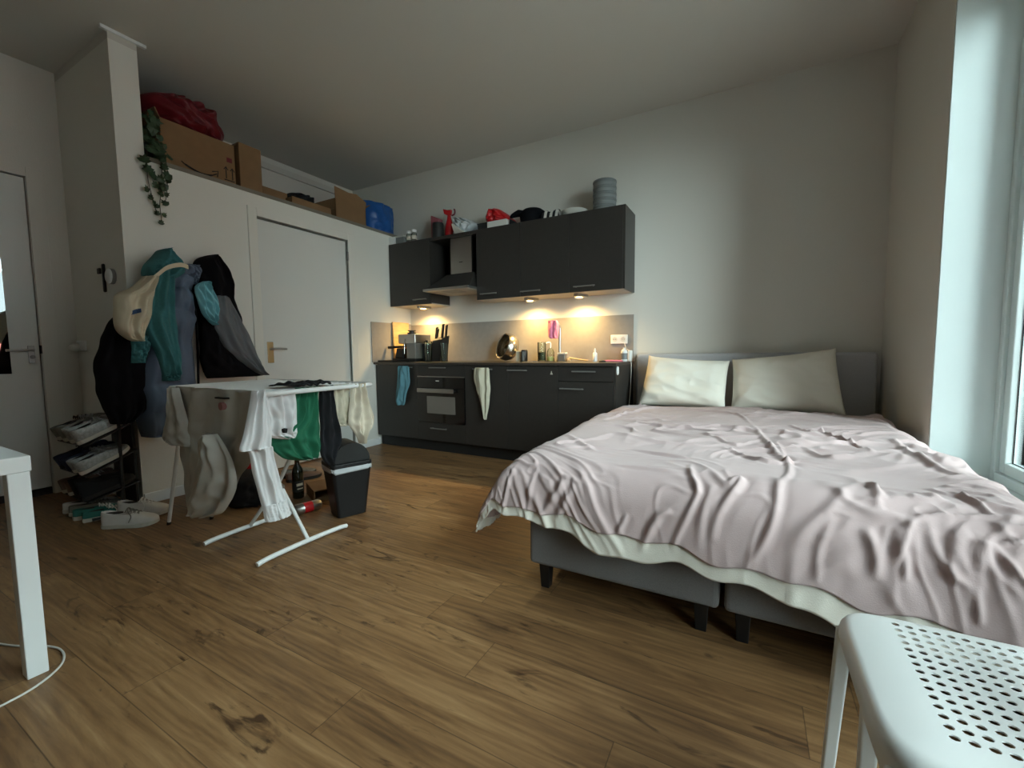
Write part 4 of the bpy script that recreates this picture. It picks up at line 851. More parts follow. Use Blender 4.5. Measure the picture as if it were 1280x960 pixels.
bm = B(); tube(bm, smooth_pts([(1.915, -.12, Zc+.13), (1.915, -.12, Zc+.18), (1.90, -.14, Zc+.185), (1.885, -.16, Zc+.178)], 5), .006); fin(bm, 'pump', m_white, t, smooth=True)
# tap with pink cloth
t = thing('tap', 'steel kitchen tap behind the sink with pink cloth over it', 'tap', (2.0, -.10, Zc))
bm = B(); tube(bm, smooth_pts([(2.0, -.085, Zc), (2.0, -.085, Zc+.2), (2.0, -.085, Zc+.33), (1.985, -.12, Zc+.375), (1.97, -.17, Zc+.365), (1.965, -.19, Zc+.32)], 6), .013, 14); fin(bm, 'spout', m_steel, t, smooth=True)
bm = B(); lathe(bm, [(.028, 0), (.028, .05), (.02, .055)], (2.0, -.085, Zc), 24); fin(bm, 'tap_base', m_steel, t, smooth=True)
bm = B(); tube(bm, [(2.02, -.085, Zc+.035), (2.06, -.10, Zc+.06)], .007); fin(bm, 'lever', m_steel, t, smooth=True)
tag(fin(drape(yr_(-.205, [(1.325, 1.925, 2.02, .012), (1.30, 1.925, 2.035, .02), (1.24, 1.925, 2.04, .022), (1.17, 1.935, 2.035, .02), (1.15, 1.955, 2.03, .012)], .02), (0, -1, 0), folds=[(2.2, .008, .4, .3), (4, .003, 1, .2)], seed=21), 'dish_cloth', m_pink, None, smooth=True), 'pink cloth hanging over the kitchen tap', 'cloth')
t = thing('soap_dispenser', 'small dark soap holder with steel top beside the tap', 'holder', (2.075, -.2, Zc))
fin(box(B(), 2.04, 2.11, -.23, -.17, Zc, Zc+.07), 'holder_body', m_dsteel, t, bevel=.006); fin(box(B(), 2.035, 2.115, -.235, -.165, Zc+.071, Zc+.085), 'holder_top', m_porc, t, bevel=.004)
bm = B(); tube(bm, [(2.16, -.24, Zc+.03), (2.20, -.24, Zc+.028), (2.34, -.22, Zc+.008)], [.012, .008, .006]); lathe(bm, [(.02, 0), (.022, .02), (.016, .03)], (2.155, -.24, Zc), 16); tag(fin(bm, 'dish_brush', m_wood, None, smooth=True), 'wooden dish brush lying right of the tap', 'brush')
t = thing('small_bottle', 'small white dropper bottle on the worktop under the socket', 'bottle', (2.385, -.16, Zc))
bm = B(); lathe(bm, [(.02, 0), (.021, .004), (.021, .075), (.012, .085)], (2.385, -.16, Zc), 20); fin(bm, 'bottle_body', m_white, t, smooth=True)
bm = B(); lathe(bm, [(.010, .085), (.010, .105), (.004, .125)], (2.385, -.16, Zc), 16); fin(bm, 'bottle_cap', m_white, t, smooth=True)
bm = B(); lathe(bm, [(.028, 0), (.03, .006), (.024, .014), (.001, .016)], (2.53, -.40, Zc), 20); tag(fin(bm, 'sponge', m_black, None, smooth=True), 'small black scourer near the right front of the worktop', 'scourer')
tag(fin(box(B(), 2.48, 2.66, -.20, -.08, Zc, Zc+.012), 'folded_cloth', m_pink, None, bevel=.004), 'flat dull pink cloth under the double socket', 'cloth')
t = thing('wall_socket', 'white double wall socket on the kitchen splashback', 'socket', (2.57, -.012, 1.09))
fin(box(B(), 2.492, 2.652, -.024, -.0125, 1.092, 1.176), 'socket_plate', m_white, t, bevel=.004)
for x in (2.533, 2.612):
    bm = B(); lathe(bm, [(.024, 0), (.024, .002), (.019, .0025), (.018, .0005)], (x, -.024, 1.134), 24, (0, -1, 0)); s = fin(bm, 'outlet', m_porc, t, smooth=True)
    bm = B(); 
    for dx in (-.009, .009): lathe(bm, [(.003, 0), (.003, .0035)], (x+dx, -.024, 1.134), 10, (0, -1, 0))
    fin(bm, 'outlet_hole', m_gasket, s)
t = thing('soap_bottle', 'white hand soap bottle at the right end of worktop', 'bottle', (2.672, -.15, Zc))
bm = B(); lathe(bm, [(.026, 0), (.03, .005), (.03, .085), (.022, .105), (.011, .11), (.011, .125)], (2.66, -.17, Zc), 24); fin(bm, 'bottle_body', m_white, t, smooth=True)
bm = B(); lathe(bm, [(.0302, .02), (.0302, .075)], (2.66, -.17, Zc), 24); fin(bm, 'bottle_label', m_tin, t, smooth=True)
tag(fin(box(B(), 2.682, 2.71, -.13, -.06, Zc, Zc+.10), 'charger', m_white, None, bevel=.008, seg=3), 'white charger block behind the hand soap bottle', 'charger')
bm = B(); tube(bm, smooth_pts([(2.625, -.03, 1.10), (2.645, -.06, 1.06), (2.66, -.08, 1.04), (2.69, -.095, 1.028)], 5), .003, 8); tube(bm, smooth_pts([(2.705, -.12, .935), (2.722, -.16, .90), (2.722, -.17, .75), (2.722, -.20, .62), (2.722, -.24, .52)], 5), .003, 8); tag(fin(bm, 'cable', m_porc, None, smooth=True), 'thin white charger cable hanging at the end of the kitchen', 'cable')
t = thing('wall_switch', 'small white oval switch stuck on the kitchen end panel', 'switch', (2.708, -.61, .83))
bm = B(); prism(bm, [(-.023+.0*k, 0) for k in range(0)]+[(.022*math.cos(a)*1.0, .036*math.copysign(abs(math.sin(a))**.6, math.sin(a))) for a in [2*math.pi*k/24 for k in range(24)]], lambda a, b_, q: (q, -.575+a, .866+b_), 2.7065, 2.718); fin(bm, 'switch_body', m_white, t, bevel=.003)
# towels on the cabinet handles
tag(fin(drape(yr_(-.645, [(.892, .40, .52, .012), (.87, .385, .535, .02), (.80, .375, .54, .022), (.70, .36, .535, .024), (.62, .35, .50, .022), (.53, .335, .475, .02), (.475, .35, .455, .015)], .02), (0, -1, 0), folds=[(1.6, .012, .4, .35), (3.2, .004, 1, -.4)], seed=31), 'tea_towel', m_aqua, None, smooth=True), 'blue grey tea towel hanging at the corner base cabinet', 'towel')
tag(fin(drape(yr_(-.645, [(.882, 1.365, 1.515, .012), (.86, 1.36, 1.525, .02), (.76, 1.35, 1.53, .024), (.68, 1.375, 1.53, .024), (.60, 1.40, 1.525, .022), (.50, 1.43, 1.51, .02), (.42, 1.455, 1.49, .014), (.39, 1.465, 1.485, .008)], .02), (0, -1, 0), folds=[(1.7, .012, 1.4, .4), (3.1, .004, 2, .3)], seed=32), 'tea_towel', m_cream, None, smooth=True), 'cream tea towel hanging in a point right of the oven', 'towel')

# ------------------------------------------------------------------ coats on the loft wall
def coat(name, mat, rows, X, dep, label, cat, folds, quilt=0, seed=0, wob=.01, parent=None, back=.03, plabel=None):
    o = fin(drape(xr(X, rows, dep), (1, 0, 0), nu=44, nv=60, folds=folds, quilt=quilt, seed=seed, wob=wob, back=back), name, mat, parent, smooth=True, label=plabel)
    return tag(o, label, cat, 'clothes hanging on the loft wall') if label else o
coat('black_coat', m_navy, [(1.33, -2.82, -2.66), (1.255, -2.885, -2.66), (1.13, -2.94, -2.66), (.96, -2.98, -2.70), (.813, -2.982, -2.72), (.685, -2.95, -2.74), (.60, -2.93, -2.835)], .10, .09, 'black coat hanging at far left, over the shoe shelf', 'coat', [(2, .012, .4, .2), (3.3, .006, 1, -.2)], seed=1)
j = coat('puffer_coat', m_slate, [(1.655, -2.56, -2.45), (1.60, -2.60, -2.41), (1.53, -2.64, -2.435), (1.445, -2.67, -2.44), (1.31, -2.70, -2.42), (1.165, -2.735, -2.445), (.90, -2.78, -2.44), (.75, -2.79, -2.45), (.60, -2.79, -2.56), (.49, -2.78, -2.63)], .10, .125, 'slate blue padded coat hanging beside the teal hoodie', 'coat', [(1.2, .010, 1.1, .2)], quilt=.04, seed=2)
bm = B(); tube(bm, smooth_pts([(.215, -2.455, 1.36), (.235, -2.462, 1.2), (.235, -2.468, 1.0), (.23, -2.475, .8)], 6), .008, 8); fin(bm, 'zip', m_navy, j, smooth=True)
coat('collar', m_slate, [(1.66, -2.50, -2.42), (1.635, -2.52, -2.395), (1.58, -2.50, -2.415), (1.53, -2.48, -2.435)], .20, .06, None, None, [(1.5, .006, .3, .2)], parent=j)
h = coat('hoodie', m_teal, [(1.60, -2.725, -2.58), (1.50, -2.735, -2.585), (1.36, -2.75, -2.595), (1.20, -2.77, -2.585), (1.05, -2.72, -2.58), (.95, -2.702, -2.582), (.90, -2.695, -2.588)], .235, .075, 'teal hooded sweatshirt hanging with its long sleeve down', 'hoodie', [(2.2, .012, .2, .15), (3.7, .006, 1.2, -.15)], seed=4)
coat('hood', m_teal, [(1.735, -2.632, -2.60), (1.715, -2.655, -2.575), (1.65, -2.70, -2.51), (1.60, -2.725, -2.50), (1.55, -2.735, -2.56)], .17, .14, None, None, [(2, .012, 1.2, .5)], parent=h)
coat('cuff', m_teal, [(.905, -2.695, -2.585), (.88, -2.694, -2.590), (.862, -2.692, -2.594)], .235, .06, None, None, [(7, .002, 0, 0)], parent=h)
coat('sleeve', m_teal, [(1.16, -2.83, -2.72), (1.10, -2.835, -2.73), (1.04, -2.838, -2.75), (.985, -2.836, -2.765)], .20, .05, None, None, [(2, .008, .3, .3)], parent=h)
b_ = coat('tote_bag', m_canvas, [(1.53, -2.775, -2.72), (1.45, -2.85, -2.722), (1.395, -2.925, -2.735), (1.30, -2.935, -2.752), (1.20, -2.938, -2.785), (1.14, -2.89, -2.80), (1.122, -2.86, -2.81)], .30, .075, 'cream canvas tote bag with blue print hanging over the coats', 'bag', [(2.2, .016, 2.2, .5), (3.6, .008, .5, .4)], seed=6)
bm = B()
sp_ = smooth_pts([(.36, -2.76, 1.505), (.355, -2.72, 1.545), (.345, -2.66, 1.60), (.33, -2.58, 1.632), (.30, -2.52, 1.63)], 6)
for i in range(len(sp_)-1):
    p, q = sp_[i], sp_[i+1]; hexa(bm, [(p[0]-.003, p[1], p[2]-.016), (p[0]+.003, p[1], p[2]-.016), (q[0]+.003, q[1], q[2]-.016), (q[0]-.003, q[1], q[2]-.016), (p[0]-.003, p[1], p[2]+.012), (p[0]+.003, p[1], p[2]+.012), (q[0]+.003, q[1], q[2]+.012), (q[0]-.003, q[1], q[2]+.012)])
fin(bm, 'strap', m_canvas, b_)
bm = B()
for k, (a, c) in enumerate(((-2.885, 1.288), (-2.873, 1.292), (-2.861, 1.297), (-2.849, 1.302), (-2.838, 1.306))):
    hexa(bm, [(.35, a-.004, c-.012), (.395, a-.004, c-.012), (.395, a+.004, c-.010), (.35, a+.004, c-.010), (.35, a-.005, c+.012), (.395, a-.005, c+.012), (.395, a+.003, c+.014), (.35, a+.003, c+.014)])
fin(bm, 'print', m_print, b_, label='blue printed lettering')
k_ = coat('hooded_coat', m_navy, [(1.765, -2.31, -2.27), (1.735, -2.36, -2.22), (1.65, -2.41, -2.15), (1.55, -2.42, -2.13), (1.46, -2.41, -2.13), (1.33, -2.40, -2.09), (1.22, -2.39, -2.085), (1.05, -2.38, -2.08), (.90, -2.37, -2.08)], .08, .125, 'black hooded coat hanging highest on the right', 'coat', [(2, .014, 1.4, .2)], seed=7, quilt=.008)
g_ = coat('jacket', m_grey, [(1.46, -2.335, -2.25), (1.42, -2.36, -2.22), (1.25, -2.36, -2.135), (1.10, -2.29, -2.07), (.98, -2.19, -2.03), (.91, -2.10, -2.005), (.865, -2.02, -1.985)], .23, .05, 'grey jacket with black lining spread out next to the inner door', 'jacket', [(1.8, .012, .4, .5), (4, .004, 1, .4)], seed=9)
coat('lining', m_navy, [(1.32, -2.41, -2.34), (1.24, -2.42, -2.26), (1.05, -2.42, -2.16), (.93, -2.41, -2.03), (.86, -2.40, -1.975)], .185, .05, None, None, [(2, .01, .4, .4)], seed=10, parent=g_, plabel='black jacket lining')
coat('satin_shirt', m_cyan, [(1.548, -2.42, -2.395), (1.50, -2.475, -2.36), (1.41, -2.46, -2.328), (1.33, -2.44, -2.335), (1.27, -2.40, -2.352), (1.245, -2.372, -2.36)], .262, .04, 'light blue shirt showing between the slate coat and grey jacket', 'shirt', [(2.5, .016, .4, .6), (5, .008, 1, -.5)], seed=12)
# ------------------------------------------------------------------ shoe shelf and shoes
rk = thing('shoe_rack', 'narrow black shoe rack with tilted shelves by the entrance wall', 'shoe rack', (-.11, -2.95, 0))
for x in (-.33, .085):
    bm = B(); tube(bm, [(x, -2.89, .0), (x, -2.885, .60)], .011); fin(bm, 'post', m_black, rk, smooth=True)
    bm = B(); tube(bm, [(x, -3.05, .012), (x, -2.79, .012)], .011); fin(bm, 'foot', m_black, rk, smooth=True)
for zf, zb, nm in ((.475, .595, 'shelf'), (.285, .405, 'shelf'), (.12, .19, 'shelf')):
    fin(hexa(B(), [(-.345, -3.06, zf), (.10, -3.06, zf), (.10, -2.80, zb), (-.345, -2.80, zb), (-.345, -3.06, zf+.008), (.10, -3.06, zf+.008), (.10, -2.80, zb+.008), (-.345, -2.80, zb+.008)]), 'shelf', m_black, rk)
fin(box(B(), -.345, -.012, -2.785, -2.77, .02, .62), 'back_panel', m_pot, rk)

def shoe(name, label, heel, dirv, pitch, mats, L_=.29, W=.100, H=.095, laces=True, high=0, group=None):
    """heel: back-bottom point; dirv: 2D heading; pitch: tilt of the sole"""
    d2 = Vector((dirv[0], dirv[1])).normalized(); f = Vector((d2.x*math.cos(pitch), d2.y*math.cos(pitch), math.sin(pitch))); s = Vector((d2.y, -d2.x, 0)); n_ = s.cross(f)
    if n_.z < 0: n_ = -n_
    heel = Vector(heel); t = thing(name, label, 'shoe', heel, group)
    P = lambda a, w_, h: heel+f*(a*L_)+s*(w_*W)+n_*h
    st = [0, .06, .15, .28, .42, .55, .68, .80, .90, .97, 1.0]
    wd = [.28, .55, .68, .66, .66, .78, .92, .96, .84, .55, .22]
    cv = [0, 0, 0, .02, .05, .05, .02, -.02, -.06, -.09, -.1]
    hh = [H*.95+high, H*1.02+high, H*.98+high*.9, H*.86+high*.6, H*.84, H*.78, H*.66, H*.55, H*.48, H*.40, H*.30]
    # sole
    bm = B(); lo = []; hi = []
    for side in (1, -1):
        idx = range(len(st)) if side == 1 else range(len(st)-1, -1, -1)
        for i in idx: lo.append((st[i], side*wd[i]/2*1.04+cv[i], 0 if i < 8 else (i-7)*.003)); hi.append((st[i], side*wd[i]/2*1.02+cv[i], .026 if i < 8 else .024+(i-7)*.002))
    a = [bm.verts.new(P(*p)) for p in lo]; b2 = [bm.verts.new(P(*p)) for p in hi]; bm.faces.new(a[::-1]); bm.faces.new(b2)
    for k in range(len(a)): bm.faces.new((a[k], a[(k+1) % len(a)], b2[(k+1) % len(a)], b2[k]))
    fin(bm, 'sole', mats[1], t, bevel=.004)
    # upper with an ankle opening between stations 1 and 4
    bm = B(); rings = []; m = 16
    for i in range(len(st)):
        ring = []; opn = 1 if 1 <= i <= 4 else 0
        for k in range(m+1):
            th_ = math.pi*k/m; cxx = math.cos(th_); sn = math.sin(th_)
            ww = wd[i]/2*.97; y_ = ww*(abs(cxx)**.75)*math.copysign(1, cxx); z_ = .024+(hh[i]-.024)*(sn**.62)
            if opn and .30*math.pi < th_ < .70*math.pi: z_ = min(z_, hh[i]*.62); y_ *= .92
            ring.append(bm.verts.new(P(st[i], y_*(1-.12*sn if i < 6 else 1)+cv[i], z_)))
        rings.append(ring)
    for A_, B2 in zip(rings, rings[1:]):
        for k in range(m): bm.faces.new((A_[k], A_[k+1], B2[k+1], B2[k]))
    bm.faces.new(rings[0]); bm.faces.new(rings[-1][::-1])
    up = fin(bm, 'upper', mats[0], t, smooth=True, sub=1)
    bm = B(); n = 14; vs = [bm.verts.new(P(.235+.165*math.cos(2*math.pi*k/n), .19*math.sin(2*math.pi*k/n)+.03, hh[2]*.74-.012*math.cos(2*math.pi*k/n)*0)) for k in range(n)]
    lo2 = [bm.verts.new(v.co-n_*.004) for v in vs]; bm.faces.new(vs); bm.faces.new(lo2[::-1])
    for k in range(n): bm.faces.new((vs[k], vs[(k+1) % n], lo2[(k+1) % n], lo2[k]))
    fin(bm, 'lining', m_dark, t)
    if laces:
        bm = B()
        for k in range(4):
            a_ = .47+k*.065; hz_ = H*(.86-.065*k); sg = (-1)**k
            tube(bm, smooth_pts([P(a_, -.22, hz_*.86), P(a_+.02, 0.02, hz_+.006), P(a_+.04, .26, hz_*.84)], 4), .0028, 6)
            tube(bm, smooth_pts([P(a_+.04, -.22, hz_*.84), P(a_+.02, 0.02, hz_+.008), P(a_, .26, hz_*.86)], 4), .0028, 6)
        tube(bm, smooth_pts([P(.5, .1, H*.85), P(.55, .34, H*.8), P(.6, .40, H*.55), P(.57, .5, H*.3)], 4), .0028, 6)
        fin(bm, 'laces', mats[2], t, smooth=True)
    return t
G_ = 'sneakers on the floor'
shoe('sneaker', 'worn white sneaker on the floor, nearer one of the pair', (.275, -3.06, 0), (.75, .66), 0, (m_sneak, m_sole, m_greysh), H=.125, W=.105, group=G_)
shoe('sneaker', 'worn white sneaker on the floor nearest the wall, behind its mate', (.12, -2.93, 0), (.78, .62), 0, (m_sneak, m_sole, m_sneak), H=.125, W=.105, group=G_)
a25 = math.atan2(.12, .26)
GS = 'shoes on the shoe rack'
def onrack(x, zf, label, mats, y=-3.07, lc=True, L_=.28, H=.112, name='sneaker', high=0, dx=0):
    return shoe(name, label, (x, y, zf+.010), (dx, 1), a25, mats, L_, .095, H, lc, high, GS)
onrack(-.285, .475, 'grey suede shoe at left end of the top rack shelf', (m_greysh, m_sole, m_dark))
onrack(-.175, .475, 'grey running shoe second from left on the top rack shelf', (m_greysh, m_sole, m_silver), H=.13)
onrack(-.065, .475, 'grey running shoe third from left on the top rack shelf', (m_silver, m_sole, m_greysh), H=.13)
onrack(.045, .475, 'pale grey running shoe at right end of the top rack shelf', (m_silver, m_sole, m_silver), H=.125)
onrack(-.28, .285, 'navy blue shoe at left on the middle rack shelf', (m_bluesh, m_dark, m_bluesh))
onrack(-.165, .285, 'navy blue shoe second on the middle rack shelf', (m_bluesh, m_bluesh, m_dark))
onrack(-.055, .285, 'silver running shoe inner of two on the middle rack shelf', (m_silver, m_sole, m_silver))
onrack(.045, .285, 'silver running shoe at right end of the middle rack shelf', (m_silver, m_sole, m_silver))
a25 = math.atan2(.07, .26)
onrack(-.29, .12, 'brown and white sneaker at left on the lowest rack shelf', (m_brown, m_sole, m_sneak), name='sneaker')
onrack(-.18, .12, 'brown sneaker with white sole second on lowest rack shelf', (m_brown, m_sole, m_sneak), name='sneaker')
onrack(-.07, .12, 'black boot inner of two on the lowest rack shelf', (m_blackcloth, m_dark, m_dark), high=.05, name='boot', lc=False)
onrack(.04, .12, 'black boot at right end of the lowest rack shelf', (m_blackcloth, m_dark, m_dark), high=.05, name='boot', lc=False)
shoe('sneaker', 'white sneaker on the floor under the brown sneakers', (-.27, -3.085, 0), (.02, 1), 0, (m_sneak, m_sole, m_greysh), .28, .095, .08, True)
shoe('sneaker', 'pale grey sneaker on the floor under the brown sneakers, inner one', (-.165, -3.085, 0), (.02, 1), 0, (m_greysh, m_sole, m_greysh), .28, .095, .08, True)
shoe('canvas_shoe', 'teal canvas shoe on the floor under the inner black boot', (-.045, -3.10, 0), (.05, 1), 0, (m_gsh, m_sole, m_sneak), .26, .095, .08, True)
shoe('canvas_shoe', 'teal canvas shoe on the floor under the right black boot', (.055, -3.085, 0), (.08, 1), 0, (m_gsh, m_sole, m_sneak), .26, .09, .08, True)

# ------------------------------------------------------------------ drying rack
DX0, DX1, DY0, DY1, DZ_ = .80, 1.715, -2.895, -2.245, .85
dr = thing('drying_rack', 'white folding drying rack with laundry standing on the wood floor', 'drying rack', (1.3, -2.6, 0))
bm = B(); r = .045
cor = [(DX0+r, DY0), (DX1-r, DY0), (DX1-.012, DY0+.012), (DX1, DY0+r), (DX1, DY1-r), (DX1-.012, DY1-.012), (DX1-r, DY1), (DX0+r, DY1), (DX0+.012, DY1-.012), (DX0, DY1-r), (DX0, DY0+r), (DX0+.012, DY0+.012), (DX0+r, DY0)]
tube(bm, [(x, y, DZ_) for x, y in cor], .0125, 12); fin(bm, 'frame', m_white, dr, smooth=True)
for k in range(15):
    x = DX0+.06+k*(DX1-DX0-.12)/14; bm = B(); tube(bm, [(x, DY0, DZ_+.002), (x, DY1, DZ_+.002)], .004, 8); fin(bm, 'rail', m_white, dr, smooth=True)
bm = B(); tube(bm, [(DX0, -2.57, DZ_-.008), (DX1, -2.57, DZ_-.008)], .006, 8); fin(bm, 'cross_bar', m_white, dr, smooth=True)
for x in (1.105, 1.59):
    bm = B(); tube(bm, smooth_pts([(x-.0, -2.905, .014), (x, -2.84, .022), (x, -2.64, .026), (x, -2.44, .022), (x, -2.375, .014)], 5), .0125, 12); fin(bm, 'foot_bar', m_white, dr, smooth=True)
bm = B(); tube(bm, [(1.585, -2.625, .03), (1.376, -2.625, .285), (.92, -2.625, .845)], .0105, 10); fin(bm, 'leg', m_white, dr, smooth=True)
bm = B(); tube(bm, [(1.11, -2.66, .03), (1.376, -2.65, .30), (1.60, -2.65, .60), (1.635, -2.65, .845)], .0105, 10); fin(bm, 'leg', m_white, dr, smooth=True)
bm = B(); lathe(bm, [(.016, 0), (.016, .045)], (1.376, -2.66, .288), 14, (0, 1, 0)); fin(bm, 'hinge', m_steel, dr, smooth=True)
for x0_, y0_, x1_, y1_ in ((.575, -2.845, .87, -2.84), (.715, -2.675, .90, -2.60)):
    bm = B(); tube(bm, [(x0_, y0_, .012), (x1_, y1_, .84)], .0105, 10); l = fin(bm, 'leg', m_white, dr, smooth=True)
    bm = B(); tube(bm, [(x0_-.003, y0_, .0), (x0_+.003, y0_, .02)], .0115, 10); fin(bm, 'rubber_foot', m_black, l, smooth=True)
# laundry
def wash(name, mat, rows, pl_, at_, dep, label, cat, folds, seed=0, parent=None, plabel=None, wob=.006, crease=.007):
    rr = yr_(at_, rows, dep) if pl_ == 'y' else xr(at_, rows, dep)
    o = fin(drape(rr, (0, -1, 0) if pl_ == 'y' else (1, 0, 0), nu=40, nv=50, folds=folds, seed=seed, wob=wob, crease=crease), name, mat, parent, smooth=True, label=plabel)
    return tag(o, label, cat, 'laundry on the drying rack') if label else o
ls = wash('long_shirt', m_shadetee, [(.868, .965, 1.70), (.84, .955, 1.70), (.76, .93, 1.69), (.66, .90, 1.67), (.60, .90, 1.63), (.53, .93, 1.60), (.45, .95, 1.52), (.36, .96, 1.44), (.25, .97, 1.30), (.17, 1.0, 1.15)], 'y', -2.915, .014, 'pale shirt with small chest print hanging over the long side of the rack', 'shirt', [(3.1, .008, .4, .1), (5.4, .005, 1.3, .15)], seed=41)
wash('sleeve', m_shadetee, [(.862, .955, 1.03), (.80, .925, 1.05), (.70, .872, 1.09), (.62, .835, 1.12), (.57, .815, 1.135), (.555, .87, 1.13)], 'y', -2.935, .02, None, None, [(2.2, .008, 1.4, .1)], seed=42, parent=ls)
wash('sleeve', m_shadetee, [(.655, 1.36, 1.43), (.60, 1.28, 1.50), (.52, 1.26, 1.55), (.42, 1.21, 1.565), (.34, 1.17, 1.52), (.27, 1.13, 1.44), (.225, 1.14, 1.30)], 'y', -2.965, .035, None, None, [(1.6, .020, .3, .35), (3.7, .006, 1, .3)], seed=43, parent=ls)
bm = B(); lathe(bm, [(.019, -.03), (.019, .012)], (1.455, -2.945, .788), 24, (0, -1, 0)); fin(bm, 'chest_print', M('faded_red_print', (150, 100, 96), .9), ls, label='round faded red chest print')
bm = B(); box(bm, 1.41, 1.497, -2.957, -2.915, .823, .831); fin(bm, 'print_line', m_ink, ls, label='short dark printed line')
sl = wash('white_shirt', m_wtex, [(.872, -2.955, -2.90), (.83, -2.965, -2.895), (.70, -2.995, -2.885), (.615, -3.02, -2.882), (.60, -2.985, -2.88), (.50, -2.975, -2.862), (.40, -2.95, -2.84), (.30, -2.93, -2.815), (.262, -2.925, -2.81)], 'x', 1.715, .028, 'white long sleeved shirt hanging off the near corner of the rack', 'shirt', [(2.1, .012, .3, .1), (4, .005, 1, .1)], seed=44)
wash('cuff', m_wtex, [(.34, -2.938, -2.823), (.30, -2.93, -2.813), (.258, -2.925, -2.808)], 'x', 1.72, .03, None, None, [(6, .002, 0, 0)], parent=sl, crease=.001, wob=.001)
ws = wash('baby_shirt', m_wtex, [(.862, -2.885, -2.715), (.80, -2.885, -2.715), (.72, -2.865, -2.717), (.66, -2.875, -2.72), (.635, -2.85, -2.72), (.62, -2.80, -2.73)], 'x', 1.675, .02, 'short white garment with tiny dark motif beside the green one', 'shirt', [(2.6, .014, .3, .2), (5, .006, 1, -.1)], seed=45)
bm = B(); hexa(bm, [(1.68, -2.808, .655), (1.716, -2.808, .655), (1.716, -2.798, .655), (1.68, -2.798, .655), (1.68, -2.814, .675), (1.716, -2.814, .675), (1.716, -2.794, .675), (1.68, -2.794, .675)]); fin(bm, 'motif', m_ink, ws, label='tiny dark motif')
gs = wash('green_shirt', m_green, [(.862, -2.70, -2.567), (.80, -2.71, -2.567), (.70, -2.74, -2.567), (.64, -2.83, -2.565), (.585, -2.838, -2.563), (.52, -2.78, -2.565), (.488, -2.70, -2.60)], 'x', 1.645, .03, 'dark green shirt hanging from the rack near the bin', 'shirt', [(3.4, .014, .3, .15), (6, .006, 1, .1)], seed=46)
wash('black_shirt', m_blackcloth, [(.862, -2.565, -2.485), (.80, -2.566, -2.485), (.66, -2.57, -2.462), (.57, -2.57, -2.444), (.48, -2.57, -2.475), (.42, -2.53, -2.515)], 'x', 1.65, .028, 'black shirt hanging between the green shirt and beige clothes', 'shirt', [(2.2, .012, .3, .15)], seed=47)
wash('short_shirt', m_cream, [(.862, -2.485, -2.37), (.80, -2.485, -2.37), (.70, -2.483, -2.366), (.65, -2.47, -2.37), (.625, -2.45, -2.38)], 'x', 1.655, .016, 'short beige garment hanging just left of the crumpled beige one', 'shirt', [(2.4, .008, .3, .15)], seed=48)
wash('beige_shirt', m_beige, [(.862, -2.395, -2.305), (.80, -2.40, -2.29), (.72, -2.415, -2.255), (.66, -2.415, -2.236), (.61, -2.40, -2.242), (.56, -2.37, -2.30), (.515, -2.35, -2.335)], 'x', 1.695, .028, 'crumpled beige garment hanging at the far corner of rack', 'shirt', [(2.4, .014, .3, .4), (5, .007, 1, .3)], seed=49)
tag(fin(drape([((1.46, -2.72, .868), (1.46, -2.45, .868), .006), ((1.56, -2.73, .874), (1.56, -2.43, .874), .008), ((1.65, -2.68, .868), (1.65, -2.48, .868), .006)], (0, 0, 1), folds=[(5, .004, .3, .4)], wob=.004, seed=50, crease=.004), 'dark_cloth', m_blackcloth, None, smooth=True), 'dark cloth lying flat on top of the drying rack', 'cloth', 'laundry on the drying rack')

# ------------------------------------------------------------------ bin and things on the floor under the rack
bn = thing('swing_bin', 'black swing top bin with clear liner in front of kitchen', 'bin', (1.395, -2.19, 0))
bx, by = 1.398, -2.195; ax_ = (.934, -.358); ay_ = (.358, .934)
def tap(z, hx, hy, r, n=7):
    pts = []
    for sx, sy, a0 in ((1, 1, 0), (-1, 1, 90), (-1, -1, 180), (1, -1, 270)):
        for k in range(n):
            a = R(a0+90*k/(n-1)); pts.append((sx*(hx-r)+r*math.cos(a), sy*(hy-r)+r*math.sin(a)))
    return [Vector((bx+p[0]*ax_[0]+p[1]*ay_[0], by+p[0]*ax_[1]+p[1]*ay_[1], z)) for p in pts]
def rings(bm, rs, cap=True):
    V = [[bm.verts.new(p) for p in r_] for r_ in rs]
    for a, b2 in zip(V, V[1:]):
        for k in range(len(a)): bm.faces.new((a[k], a[(k+1) % len(a)], b2[(k+1) % len(a)], b2[k]))
    if cap: bm.faces.new(V[0][::-1]); bm.faces.new(V[-1])
    return bm
fin(rings(B(), [tap(0, .072, .084, .02), tap(.004, .078, .09, .02), tap(.31, .106, .124, .025)]), 'bin_body', m_black, bn, smooth=False)
bm = B(); rs = []
for k in range(5):
    z = .296+k*.008; base = tap(z, .108+.0008*k, .126+.0008*k, .03); rs.append([p+Vector((.003*math.sin(i*1.7+k), .003*math.cos(i*2.3+k*1.1), .008*math.sin(i*.9+k*.4))) for i, p in enumerate(base)])
fin(rings(bm, rs, False), 'bin_liner', m_liner, bn, smooth=True, solid=.001)
fin(rings(B(), [tap(.325, .112, .13, .03), tap(.35, .112, .13, .03), tap(.352, .104, .122, .03)]), 'lid_rim', m_black, bn, bevel=.003)
bm = B(); rs = []
for k in range(17):
    a = math.pi*k/16; c_ = math.cos(a)*.118; z = .35+.125*math.sin(a)
    rs.append((c_, z))
half = .098; V1 = [bm.verts.new((bx+ax_[0]*half+ay_[0]*c_, by+ax_[1]*half+ay_[1]*c_, z)) for c_, z in rs]; V2 = [bm.verts.new((bx-ax_[0]*half+ay_[0]*c_, by-ax_[1]*half+ay_[1]*c_, z)) for c_, z in rs]
for k in range(16): bm.faces.new((V1[k], V1[k+1], V2[k+1], V2[k]))
